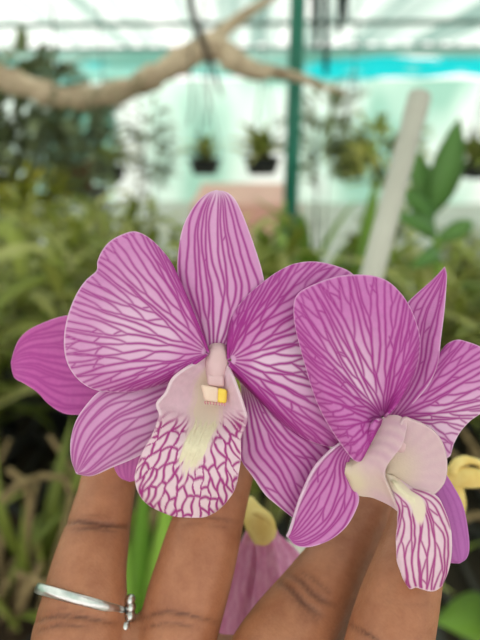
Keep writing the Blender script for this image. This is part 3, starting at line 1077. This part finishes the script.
def sheet_mat(name, stops, scale, stretch, trans=0.8, detail=2):
    t = NT(name)
    nz = t.noise(scale, detail, stretch=stretch)
    col = t.ramp(nz, [(p, lin(*c)) for p, c in stops])
    return t.finish(col, 0.6, 0.2, trans)


M['roof'] = sheet_mat('roof_sheet', [(0.4, (140, 168, 160)), (0.5, (208, 222, 216)), (0.6, (246, 250, 248))], 1.0, (2.6, 0.04, 0.1))
M['net'] = sheet_mat('shade_net', [(0.34, (160, 206, 188)), (0.48, (208, 236, 222)), (0.62, (250, 255, 252))], 1.0, (0.9, 0.9, 0.45))
M['net_side'] = sheet_mat('side_net', [(0.4, (110, 160, 140)), (0.6, (170, 206, 190))], 1.0, (0.6, 0.6, 0.6))
M['tarp'] = sheet_mat('tarp', [(0.36, (170, 222, 212)), (0.46, (40, 200, 204)), (0.6, (30, 204, 210)), (0.66, (220, 250, 248))], 1.0, (0.8, 0.8, 2.2))
M['tarp_pale'] = sheet_mat('tarp_pale', [(0.42, (150, 204, 190)), (0.5, (150, 214, 206)), (0.56, (70, 208, 210)), (0.7, (210, 240, 236))], 1.0, (0.8, 0.8, 2.2))
M['mint'] = sheet_mat('mint_sheet', [(0.4, (132, 184, 170)), (0.65, (196, 224, 214))], 1.0, (0.7, 0.7, 1.5), trans=0.7)

GX = 7.0
vs, fs = quad_grid(lambda a, b: np.array([-9 + 18 * a, -3 + 14 * b, 0]), 2, 2)
t = NT('concrete_floor')
tc = t.n('TexCoord')
nz = t.noise(3, 5)
M['floor'] = t.finish(t.ramp(nz, [(0.3, lin(176, 174, 164)), (0.7, lin(206, 204, 194))]), 0.8, 0.2)
struct('floor', MB().add(vs, fs).mesh('floor'), M['floor'])
M['path'] = mat_simple('pink_paving', (226, 178, 164), (210, 160, 148), 4, 0.8, 0.2)
vs, fs = quad_grid(lambda a, b: np.array([-.55 + 1.2 * a, 5.0 + 3.9 * b, 0.012]), 2, 2)
mb = MB().add(vs, fs)
struct('path', mb.mesh('path'), M['path'])
MB_ = MB().box((.06, 7.75, .15), (1.2, 2.1, .30))
plinth = link('low_plinth', MB_.mesh('low_plinth', (.06, 7.75, 0), False), M['path'], None, (.06, 7.75, 0))
tag(plinth, 'low pink-washed concrete plinth behind the green post', 'plinth')
# back wall of shade net, gently billowing
vs, fs = quad_grid(lambda a, b: H(-GX + 2 * GX * a, 9 + 0.05 * math.sin(a * 60) + 0.03 * math.sin(a * 23 + b * 4), 1.70 * b), 160, 8)
struct('wall_back', MB().add(vs, fs).mesh('wall_back'), M['net'])
for nm, x in (('wall_left', -GX), ('wall_right', GX)):
    vs, fs = quad_grid(lambda a, b: H(x + 0.04 * math.sin(a * 50), -1 + 10 * a, (2.12 + 0.5 * (1 - a)) * b), 80, 6)
    struct(nm, MB().add(vs, fs).mesh(nm), M['net_side'])


def roof_z(y):
    return 2.12 + 0.5 * (9 - y) / 9


vs, fs = quad_grid(lambda a, b: H(-GX + 2 * GX * a, 9.1 - 12.6 * b, roof_z(9.1 - 12.6 * b) + 0.03 + 0.022 * math.sin(a * 2 * math.pi * 56)), 448, 4)
struct('ceiling', MB().add(vs, fs).mesh('ceiling'), M['roof'])
M['rafter'] = mat_simple('grey_steel', (136, 152, 146), (116, 134, 128), 5, 0.5, 0.4)
for i, yy in enumerate((9.0, 7.3, 4.5, 2.0)):
    mb = MB()
    mb.tube([H(-GX, yy, roof_z(yy) - 0.03), H(GX, yy, roof_z(yy) - 0.03)], 0.03, 8)
    struct('trim_%d' % (i + 1), mb.mesh('trim'), M['rafter'])

# hung sheets on the back wall
def hung_sheet(name, x0, x1, z0, z1, y, mat, label, cat, seed):
    def f(a, b):
        sag = 0.05 * math.sin(a * math.pi * 3 + seed) * (1 - b) + 0.02 * math.sin(a * 40 + seed)
        return H(x0 + (x1 - x0) * a, y + 0.04 * math.sin(a * 31 + seed) + 0.02 * math.sin(b * 9), z0 + (z1 - z0) * b - sag)
    vs, fs = quad_grid(f, 60, 8)
    o = link(name, MB().add(vs, fs).mesh(name), mat)
    return tag(o, label, cat)


hung_sheet('tarpaulin', 0.32, 7, 1.69, 1.97, 9.0, M['tarp'], 'bright cyan tarpaulin strip hung along the back net, right of the green post', 'tarpaulin', 1)
hung_sheet('tarpaulin', -7, 0.3, 1.69, 1.92, 9.0, M['tarp_pale'], 'patchy cyan tarpaulin strip hung on the back net behind the branch', 'tarpaulin', 2.3)
hung_sheet('tarpaulin', -7, 7, 1.93, 2.08, 8.97, M['mint'], 'long dull mint tarpaulin strip under the roof edge', 'tarpaulin', 4)
hung_sheet('tarpaulin', -2.7, -1.75, 0.35, 1.3, 8.7, M['mint'], 'dull green sheet hanging low on the back net at left', 'tarpaulin', 5)

# green post
base = PY(291.5, 200, 2.6)
px_, py_ = base[0], base[1]
mb = MB()
mb.tube([np.array([px_ - 0.012, py_, 0.0]), np.array([px_, py_, 1.2]), np.array([px_ + 0.012, py_, roof_z(2.6) + 0.0])], 0.032, 16)
po_ = thing('metal_post', 'green painted metal post holding up the roof in the aisle', 'post', (px_, py_, 0))
mb.build('shaft', M['post'], po_)
MB().box((px_ - 0.012, py_, 0.01), (0.16, 0.16, 0.02)).build('base_plate', M['post'], po_)

# driftwood branch hanging from the roof
YB = 2.35
br = thing('driftwood_branch', 'long bare driftwood branch hung across the back under the roof', 'branch', PY(120, 92, YB))
q = lambda x, y, dy=0: PY(x, y, YB + dy)
pts = spline([q(-70, 62), q(-20, 72), q(20, 84), q(55, 96), q(90, 97), q(125, 90), q(155, 76), q(182, 60), q(205, 48), q(222, 50), q(236, 64), q(262, 70), q(300, 78), q(345, 93)], 60)
rads = np.interp(np.linspace(0, 1, 60), [0, .15, .3, .5, .6, .68, .75, 1], [.05, .045, .04, .042, .045, .05, .032, .008])
rads = rads * (1 + 0.14 * np.sin(np.arange(60) * 1.3) + 0.1 * np.sin(np.arange(60) * 2.9))
MB().tube(pts, list(rads), 14).build('main_limb', M['wood'], br)
pts = spline([q(205, 46), q(222, 32, .03), q(240, 18, .06), q(262, 4, .1), q(280, -8, .12)], 16)
MB().tube(pts, list(np.linspace(.03, .012, 16)), 10).build('side_limb', M['wood'], br)
pts = spline([q(228, 56, -.02), q(246, 68, -.05), q(258, 74, -.08), q(272, 74, -.1)], 12)
MB().tube(pts, list(np.linspace(.05, .016, 12)), 10).build('side_limb', M['wood'], br)
for x in (60, 206):
    a = q(x, 97 if x == 60 else 44)
    MB().tube([a, np.array([a[0], a[1], roof_z(a[1])])], 0.003, 6).build('hanging_wire', M['wire'], br)
# tufts of moss and air plants on the branch
tw = thing('hanging_twig', 'dark thin dead twig hanging down from the roof in front of the branch', 'twig', PY(190, -40, 1.7))
q2 = lambda x, y: PY(x, y, 1.7)
zt = PY(186, -40, 1.7)
MB().tube([np.array([zt[0], zt[1], roof_z(1.7)])] + list(spline([q2(188, -20), q2(192, 10), q2(202, 40), q2(212, 66), q2(222, 96)], 12)), [.006] + [.009] * 6 + [.008, .007, .006, .005, .004, .003], 8).build('stalk', M['moss'], tw)
MB().tube(spline([q2(196, 22), q2(190, 60), q2(192, 100), q2(188, 126)], 10), [.0025] * 10, 6).build('air_root', M['moss'], tw)
MB().tube(spline([q2(206, 52), q2(210, 90), q2(206, 130)], 10), [.0025] * 10, 6).build('air_root', M['moss'], tw)
sprig_t = thing('hanging_moss', 'grey-green tuft of fine leaves on the branch bend at left', 'air plant', PY(100, 90, 2.33))
mb = MB()
rr = random.Random(12)
for k in range(60):
    b0 = PY(rr.uniform(55, 140), rr.uniform(86, 96), 2.33 + rr.uniform(-.03, .03))
    mb.leaf(b0, rr.uniform(0, 6.28), rr.uniform(.05, .13), .008, rr.uniform(-1.2, 1.2), rr.uniform(.3, 1.6), 5, rr.random())
mb.build('foliage', M['leaf_hazed'], sprig_t)


# ------------------------------------------------------------------ plants
def pot_mesh(r, h, name='pot'):
    m = MB()
    m.lathe([(0.001, 0), (r * .72, 0), (r * .8, h * .3), (r * .95, h * .9), (r * 1.04, h * .9), (r * 1.04, h), (r * .92, h), (r * .88, h * .82), (0.001, h * .82)], 28)
    return m.mesh(name)


def orchid_parts(seed, n_can=7, h=0.26, leafw=0.024, leafl=0.13, spread=0.10):
    rr = random.Random(seed)
    can, fol = MB(), MB()
    for k in range(n_can):
        a = rr.uniform(0, 6.28)
        lean = rr.uniform(0.05, 0.5)
        hh = h * rr.uniform(0.5, 1.1)
        b = np.array([rr.uniform(-.035, .035), rr.uniform(-.035, .035), 0.07])
        d = np.array([math.cos(a) * math.sin(lean), math.sin(a) * math.sin(lean), math.cos(lean)])
        can.tube([b, b + d * hh * .35, b + d * hh * .75, b + d * hh], [.004, .0058, .005, .003], 7)
        nl = rr.randint(5, 8)
        for j in range(nl):
            s = 0.25 + 0.75 * j / (nl - 1)
            ph = a + (math.pi if j % 2 else 0) + rr.uniform(-.7, .7) + 1.57
            fol.leaf(b + d * hh * s, ph, leafl * rr.uniform(.7, 1.25), leafw * rr.uniform(.75, 1.2), rr.uniform(.2, 1.2), rr.uniform(.5, 1.6), 7,
                     min(1, max(0, rr.gauss(.45 + .2 * s, .22))), .22, 'strap', rr.uniform(-.5, .5))
    return can.mesh('canes'), fol.mesh('foliage')


pots = [pot_mesh(.055, .08), pot_mesh(.062, .085)]
soil = MB().lathe([(0.001, .074), (.03, .075), (.052, .071)], 20).mesh('bark_mix')
templates = [orchid_parts(s) for s in range(100, 107)]
templates.append(orchid_parts(120, 9, .2, .016, .22))
templates.append(orchid_parts(121, 8, .32, .03, .12))

BZ = 0.62


def copy_thing(src, loc, rz, sc):
    r = src.copy()
    C.objects.link(r)
    r.location = loc
    r.rotation_euler = (0, 0, rz)
    r.scale = (sc, sc, sc)
    for ch in src.children:
        c = ch.copy()
        c.parent = r
        C.objects.link(c)
    return r


protos = []
for k, (cm, fm) in enumerate(templates):
    t_ = thing('potted_orchid', 'x', 'potted plant')
    link('pot', pots[k % 2], M['pot_black'], t_)
    link('potting_bark', soil, M['bark'], t_)
    link('canes', cm, M['stem'], t_)
    link('foliage', fm, M['leaf'], t_)
    protos.append(t_)


# benches
def bench(label, x0, x1, y0, y1):
    b = thing('plant_bench', label, 'bench', ((x0 + x1) / 2, (y0 + y1) / 2, 0))
    m = MB()
    for x, y, sx_, sy_ in (((x0 + x1) / 2, y0, x1 - x0, .04), ((x0 + x1) / 2, y1, x1 - x0, .04), (x0, (y0 + y1) / 2, .04, y1 - y0), (x1, (y0 + y1) / 2, .04, y1 - y0)):
        m.box((x, y, BZ - .02), (sx_, sy_, .04))
    m.build('frame', M['bench'], b, False)
    m = MB()
    nx = int((x1 - x0) / .045)
    for i in range(1, nx):
        x = x0 + (x1 - x0) * i / nx
        m.box((x, (y0 + y1) / 2, BZ - .004), (.006, y1 - y0, .008))
    ny = int((y1 - y0) / .16)
    for i in range(1, ny):
        m.box(((x0 + x1) / 2, y0 + (y1 - y0) * i / ny, BZ - .012), (x1 - x0, .014, .012))
    m.build('wire_top', M['bench'], b, False)
    MB().box(((x0 + x1) / 2, (y0 + y1) / 2, BZ - .022), (x1 - x0 - .04, y1 - y0 - .04, .004)).build('gap_darkening_sheet', M['gap_darkening_sheet'], b, False)  # added dark sheet, so gaps between the pots read as deep shade
    for x in (x0 + .03, x1 - .03):
        for y in (y0 + .03, y1 - .03):
            MB().box((x, y, (BZ - .03) / 2), (.04, .04, BZ - .03)).build('leg', M['bench'], b, False)
    return b


bench('dark wire-topped bench full of orchid pots on the left and centre', -2.0, .20, .46, 2.55)
bench('dark wire-topped bench with orchid pots on the right', .24, 1.7, .46, 2.0)

rr = random.Random(21)
spots = []
y = .54
while y < 3.0:
    x = -0.42 * y - .25
    while x < 0.42 * y + .2:
        X, Y = x + rr.uniform(-.03, .03), y + rr.uniform(-.03, .03)
        ok = (-1.92 < X < .14 and Y < 2.45) or (.38 < X < 1.6 and Y < 1.93)
        if X > -.15 * Y - .02 and X < .2 and Y > 1.75:
            ok = False
        if ok:
            spots.append((X, Y))
        x += .19
    y += .19
bare = []
for k in range(3):
    r3 = random.Random(300 + k)
    t_ = thing('potted_orchid', 'x', 'potted plant')
    cm, fm = MB(), MB()
    for j in range(9):
        a = r3.uniform(0, 6.28)
        le = r3.uniform(.2, 1.25)
        b0 = np.array([r3.uniform(-.03, .03), r3.uniform(-.03, .03), .07])
        hh = r3.uniform(.08, .2)
        d_ = np.array([math.cos(a) * math.sin(le), math.sin(a) * math.sin(le), math.cos(le)])
        cm.tube([b0, b0 + d_ * hh * .5, b0 + d_ * hh + np.array([0, 0, -.03 * le])], [.004, .005, .003], 7)
    for j in range(7):
        fm.leaf(np.array([r3.uniform(-.03, .03), r3.uniform(-.03, .03), .08]), r3.uniform(0, 6.28), r3.uniform(.1, .2), .014, r3.uniform(.5, 1.4), r3.uniform(.3, 1.6), 7, r3.random())
    link('pot', pots[k % 2], M['pot_black'], t_)
    link('potting_bark', soil, M['bark'], t_)
    link('canes', cm.mesh('canes'), M['dry'], t_)
    link('foliage', fm.mesh('foliage'), M['leaf'], t_)
    bare.append(t_)
bare_used = set()
lab = {'left': ('leafy green orchid in a black pot on the bench left of the flowers', 'potted orchids left of the flowers'),
       'mid': ('leafy green orchid in a black pot on the bench behind the flowers', 'potted orchids behind the flowers'),
       'right': ('leafy green orchid in a black pot on the bench right of the pipe', 'potted orchids on the right bench')}
used = set()
for i, (X, Y) in enumerate(spots):
    if Y < .86 and rr.random() < .85:
        k = rr.randrange(3)
        a_ = ((X, Y, BZ), rr.uniform(0, 6.28), 1.0)
        if k in bare_used:
            o = copy_thing(bare[k], *a_)
        else:
            o = bare[k]
            o.location, o.rotation_euler = a_[0], (0, 0, a_[1])
            bare_used.add(k)
        sd_ = 'right' if X > .2 else 'left'
        tag(o, 'black pot of dry brown canes with few thin leaves, %s bench front' % sd_, 'potted plant', 'pots of dry canes, %s front' % sd_)
        continue
    k = rr.randrange(len(protos))
    args = ((X, Y, BZ), rr.uniform(0, 6.28), rr.uniform(.85, 1.15) * (1 if Y < 1.5 else .78))
    if k not in used:
        o = protos[k]
        o.location, o.rotation_euler, o.scale = args[0], (0, 0, args[1]), (args[2],) * 3
        used.add(k)
    else:
        o = copy_thing(protos[k], *args)
    z_ = 'right' if X > .25 else ('left' if X < -.15 * Y - .02 else 'mid')
    tag(o, lab[z_][0], 'potted plant', lab[z_][1])

# hanging pots far back
for i, (x, y, Y, r, lb) in enumerate([(110, 182, 4.6, .13, 'hanging black pot with a small plant, leftmost in the back row'),
                                     (205, 174, 4.8, .13, 'hanging black pot with sparse upright leaves, left of the sepal tip'),
                                     (262, 174, 4.6, .14, 'hanging black pot with bushy leaves just left of the green post'),
                                     (348, 178, 4.5, .13, 'hanging black pot with tall foliage, left of the pale pipe'),
                                     (476, 178, 4.5, .13, 'hanging black pot at the far right edge of the back row')]):
    c = PY(x, y, Y)
    t_ = thing('hanging_pot', lb, 'hanging pot', c, 'hanging pots at the back')
    p_ = link('pot', pot_mesh(r, r * .9), M['pot_black'], t_)
    m, w = MB(), MB()
    for k in range(52 if i != 1 else 20):
        m.leaf(np.array([rr.uniform(-.05, .05), rr.uniform(-.05, .05), r * .9]), rr.uniform(0, 6.28), rr.uniform(.14, .34), rr.uniform(.03, .055), rr.uniform(.3, 1.5), rr.uniform(.4, 1.7), 7, rr.random())
    link('foliage', m.mesh('foliage'), M['leaf'], t_)
    for k in range(3):
        a = k * 2.094
        MB_ = MB().tube([np.array([r * math.cos(a), r * math.sin(a), r]), np.array([0, 0, .75]), np.array([0, 0, roof_z(Y) - c[2]])], .004, 6)
        link('wire', MB_.mesh('wire'), M['wire'], t_)

# dark hanging basket wires by the post
t_ = thing('hanging_hook', 'dark hooked wires hanging from the roof right of the post', 'hanging hook', PY(326, 0, 2.2))
for x, y1, dx in ((312, 36, 3), (318, 52, -2), (326, 74, 0), (341, 34, -2), (345, 20, 1)):
    a, b = PY(x, -60, 2.2), PY(x + dx, y1, 2.2)
    MB().tube([np.array([a[0], a[1], roof_z(2.2)]), a, (a + b) / 2, b], [.005, .008, .011, .008], 8).build('wire', M['wire'], t_)

# pale pipe leaning up from the floor
a, b = P(420, 95, .455), P(375.5, 262, .43)
dirv = (b - a) / np.linalg.norm(b - a)
foot = a + dirv * (a[2] / -dirv[2])
pp = thing('plastic_pipe', 'pale grey plastic pipe leaning upright behind the right-hand flower', 'pipe', foot)
m = MB()
n = 24
rad = .0084
ez = -dirv
ex = np.cross(ez, np.array([0, 1, 0])); ex /= np.linalg.norm(ex)
ey = np.cross(ez, ex)
vs, fs = [], []
for c, r in ((foot, rad), (a - ez * .001, rad), (a, rad * .97), (a, rad * .82), (a - ez * .1, rad * .82)):
    for k in range(n):
        an_ = 2 * math.pi * k / n
        vs.append(c + r * (ex * math.cos(an_) + ey * math.sin(an_)))
for i in range(4):
    for k in range(n):
        fs.append((i * n + k, i * n + (k + 1) % n, (i + 1) * n + (k + 1) % n, (i + 1) * n + k))
m.add(vs, fs)
m.build('tube', M['pvc'], pp)
m = MB().tube([a - ez * .0215, a - ez * .020, a - ez * .0012, a - ez * .0006], [rad * 1.0, rad * 1.05, rad * 1.05, rad], 24, cap=False)
m.build('collar', M['pvc'], pp)


def blade(mb, base, tip, width, sag=0.0, tint=.5, face=None, nseg=12, shape='oval', fold=.15):
    """a leaf from base to tip, its blade turned towards `face`"""
    base, tip = np.asarray(base, float), np.asarray(tip, float)
    d = tip - base
    L = np.linalg.norm(d)
    f = -F_ if face is None else face
    side = np.cross(d / L, f)
    side /= np.linalg.norm(side)
    nr_ = np.cross(side, d / L)
    vs, fs = [], []
    for i in range(nseg + 1):
        s = i / nseg
        c = base + d * s + nr_ * sag * math.sin(math.pi * s)
        if shape == 'oval':
            w = width * max(.04, math.sin(math.pi * min(1, .03 + .97 * s ** .9)) ** .8)
        else:
            w = width * max(.05, min(1, .5 + 2 * s) * (1 - max(0, (s - .4) / .6) ** 1.8))
        vs += [c - side * w / 2 + nr_ * w * fold, c, c + side * w / 2 + nr_ * w * fold, c - nr_ * width * .03]
    for i in range(nseg):
        k, b = 4 * i, 4 * i + 4
        fs += [(k, k + 1, b + 1, b), (k + 1, k + 2, b + 2, b + 1), (k + 3, k, b, b + 3), (k + 2, k + 3, b + 3, b + 2)]
    mb.add(vs, fs, tint)


# broad-leaved plant at right, on the right bench
yb = .95
fb = PY(438, 262, yb)
bp = thing('broad_leaf_plant', 'plant with tall broad paddle-shaped leaves right of the pipe', 'potted plant', (fb[0], fb[1], BZ))
c0 = np.array([fb[0], fb[1], BZ])
p_ = link('pot', pots[1], M['pot_black'], bp)
link('potting_bark', soil, M['bark'], bp)
m = MB()
top = PY(430, 215, yb)
m.tube([c0 + np.array([0, 0, .07]), PY(440, 280, yb), PY(436, 245, yb), top], [.007, .006, .005, .004], 8)
m.build('stalk', M['leaf_bright'], bp)
m = MB()
blade(m, PY(430, 216, yb), PY(459, 118, yb), .05, .01, .25)
blade(m, PY(428, 222, yb), PY(412, 148, yb + .04), .04, .012, .45)
blade(m, PY(432, 226, yb), PY(398, 186, yb - .05), .035, .01, .3)
blade(m, PY(436, 236, yb), PY(392, 214, yb - .1), .03, .01, .5)
blade(m, PY(436, 240, yb), PY(474, 222, yb + .03), .03, .01, .6)
blade(m, PY(438, 250, yb), PY(410, 268, yb - .1), .03, .01, .5)
m.build('foliage', M['leaf_broad'], bp)
for i, (x0, y0, x1, y1, w, yy, lb) in enumerate([(366, 262, 330, 206, .05, 1.35, 'green strap-leaved plant behind and left of the pipe'),
                                                 (320, 268, 300, 200, .045, 1.6, 'pale green strap-leaved plant below the green post'),
                                                 (262, 262, 276, 226, .04, 1.5, 'lime green strap-leaved plant just right of the upright sepal')]):
    f_ = PY((x0 + x1) / 2, y0, yy)
    t_ = thing('strap_leaf_plant', lb, 'potted plant', (f_[0], f_[1], BZ))
    link('pot', pots[0], M['pot_black'], t_)
    link('potting_bark', soil, M['bark'], t_)
    m = MB()
    for k in range(11):
        m.leaf(np.array([rr.uniform(-.02, .02), rr.uniform(-.02, .02), .07]), rr.uniform(0, 6.28), rr.uniform(.3, .48), w * .8, rr.uniform(1.0, 1.5), rr.uniform(.4, 1.4), 9, rr.uniform(.5, 1))
    link('foliage', m.mesh('foliage'), M['leaf_bright'], t_)

# big bush left at the back, yellow plant and clay pot
def bush(name, lb, cat, c, rx, rz, n, lw, ll, mat, seed, pot=None):
    r2 = random.Random(seed)
    t_ = thing(name, lb, cat, (c[0], c[1], 0))
    m = MB()
    for k in range(n):
        while True:
            u = np.array([r2.uniform(-1, 1) for _ in range(3)])
            if .25 < np.linalg.norm(u) < 1:
                break
        b0 = np.array([u[0] * rx, u[1] * rx, c[2] + u[2] * rz])
        m.leaf(b0, math.atan2(u[1], u[0]) + r2.uniform(-.8, .8), ll * r2.uniform(.6, 1.3), lw * r2.uniform(.7, 1.2), r2.uniform(-.3, 1.2), r2.uniform(.3, 1.6), 5, r2.random(), .2, 'oval')
    link('foliage', m.mesh('foliage'), mat, t_)
    m = MB()
    for k in range(3):
        a_ = k * 2.1
        m.tube([np.array([0.02 * math.cos(a_), 0.02 * math.sin(a_), 0.0]), np.array([.3 * rx * math.cos(a_), .3 * rx * math.sin(a_), c[2] - rz * .3]), np.array([.6 * rx * math.cos(a_), .6 * rx * math.sin(a_), c[2] + rz * .5])], [.005, .004, .002], 6)
    link('stems', m.mesh('stems'), M['moss'], t_)
    return t_


c = PY(18, 140, 3.4)
bush('leafy_bush', 'large dim grey-green bush at the left back beneath the branch', 'bush', c, .52, .44, 800, .06, .15, M['leaf_hazed'], 31)
c = PY(148, 150, 5.6)
bush('leafy_bush', 'slim hazy bush against the back net, centre left', 'bush', c, .22, .42, 150, .05, .14, M['leaf_hazed'], 32)
c = PY(322, 140, 4.3)
bush('leafy_bush', 'hazy green bush just right of the green post', 'bush', c, .2, .36, 130, .05, .17, M['leaf_hazed'], 33)
c = PY(382, 162, 3.6)
bush('leafy_bush', 'green bush behind the middle of the pale pipe', 'bush', c, .2, .2, 130, .05, .15, M['leaf'], 34)
c = PY(32, 196, 2.9)
bush('yellow_shrub', 'yellow-green leafy shrub at the left edge below the dim bush', 'shrub', c, .17, .12, 150, .035, .1, M['leaf_yellow'], 35)
c = PY(78, 190, 4.2)
t_ = thing('clay_pot', 'brown clay pot right of the yellow shrub on a stand', 'pot', (c[0], c[1], c[2]))
link('pot_body', pot_mesh(.14, .19), M['pot_clay'], t_)
m = MB()
m.box((0, 0, -.02), (.34, .34, .04))
for sx_ in (-.14, .14):
    for sy_ in (-.14, .14):
        m.box((sx_, sy_, -c[2] / 2 - .02), (.03, .03, c[2] - .04))
so_ = link('plant_stand', m.mesh('plant_stand', smooth=False), M['bench'], None, c)
tag(so_, 'dark square stand under the clay pot', 'plant stand')

# near leaves: the strap leaf between the fingers, grass at left, bright leaf bottom right
def near_plant(name, lb, blades, mat, foot_px, foot_d, dry=None):
    c_ = P(foot_px[0], foot_px[1], foot_d)
    t_ = thing(name, lb, 'plant', (c_[0], max(c_[1], .46), BZ))
    loc = np.array(t_.location)
    m_ = MB()
    for (p0, p1, w_, sag, tint) in blades:
        blade(m_, p0, p1, w_, sag, tint, shape='strap')
    link('foliage', m_.mesh('foliage', loc), mat, t_)
    link('pot', pots[0], M['pot_black'], t_)
    link('potting_bark', soil, M['bark'], t_)
    if dry:
        m_ = MB()
        for pl in dry:
            m_.tube(spline([np.asarray(x) for x in pl], 10), [.004] * 10, 7)
        link('dry_stalk', m_.mesh('dry_stalk', loc), M['dry'], t_)
    return t_


def ft(x, y):
    return np.array([x, y, BZ + .07])


near_plant('long_leaf_plant', 'plant with long bright green strap leaves seen between the index and middle fingers',
           [(ft(-.10, .50), P(176, 452, .44), .022, .01, .6), (ft(-.12, .50), P(146, 470, .46), .022, -.01, .2), (ft(-.11, .50), P(128, 540, .48), .016, .02, .4)], M['leaf_bright'], (140, 640, .62), .62)
near_plant('long_leaf_plant', 'plant with arching grassy leaves and dry stalks left of the index finger',
           [(ft(-.26, .62), P(-6, 402, .72), .016, .05, .3), (ft(-.25, .62), P(74, 412, .74), .02, .02, .2), (ft(-.24, .62), P(96, 424, .78), .014, .03, .5),
            (ft(-.25, .62), P(24, 500, .62), .012, .03, .3), (ft(-.24, .62), P(40, 540, .62), .010, .01, .6)],
           M['leaf'], (60, 520, .72), .72,
           [[ft(-.24, .55), P(60, 560, .66), P(66, 520, .64)], [ft(-.26, .55), P(30, 500, .68), P(8, 470, .66)], [ft(-.24, .56), P(72, 490, .7), P(30, 478, .66), P(2, 500, .62)]])
m = MB()
fp = np.array([.33, .50, BZ])
near = thing('long_leaf_plant', 'plant with a bright green rounded leaf in the bottom right corner', 'plant', (.34, .50, BZ))
blade(m, np.array([.30, .50, BZ + .08]), P(436, 622, .52), .07, .01, .55, face=np.array([0, -.4, 1.0]))
blade(m, np.array([.33, .50, BZ + .08]), P(490, 606, .55), .06, .02, .7, face=np.array([0, -.4, 1.0]))
link('foliage', m.mesh('foliage', np.array(near.location)), M['leaf_bright'], near)
link('pot', pots[0], M['pot_black'], near)
link('potting_bark', soil, M['bark'], near)

# =================================================================== LIGHT
wld = bpy.data.worlds.new('overcast_sky')
SC.world = wld
wld.use_nodes = True
nt = wld.node_tree
bg = nt.nodes['Background']
bg.inputs['Color'].default_value = (1.0, 0.985, 0.94, 1)
bg.inputs['Strength'].default_value = 1.45
sun = bpy.data.lights.new('sun', 'SUN')
sun.energy = 1.2
sun.angle = math.radians(35)
sun.color = (1.0, 0.96, 0.9)
so = bpy.data.objects.new('sun', sun)
C.objects.link(so)
so.rotation_euler = (math.radians(42), 0, math.radians(-28))

SC.view_settings.view_transform = 'Standard'
SC.view_settings.look = 'None'
SC.view_settings.gamma = 1.0
SC.view_settings.use_curve_mapping = False
SC.view_settings.exposure = 0.22
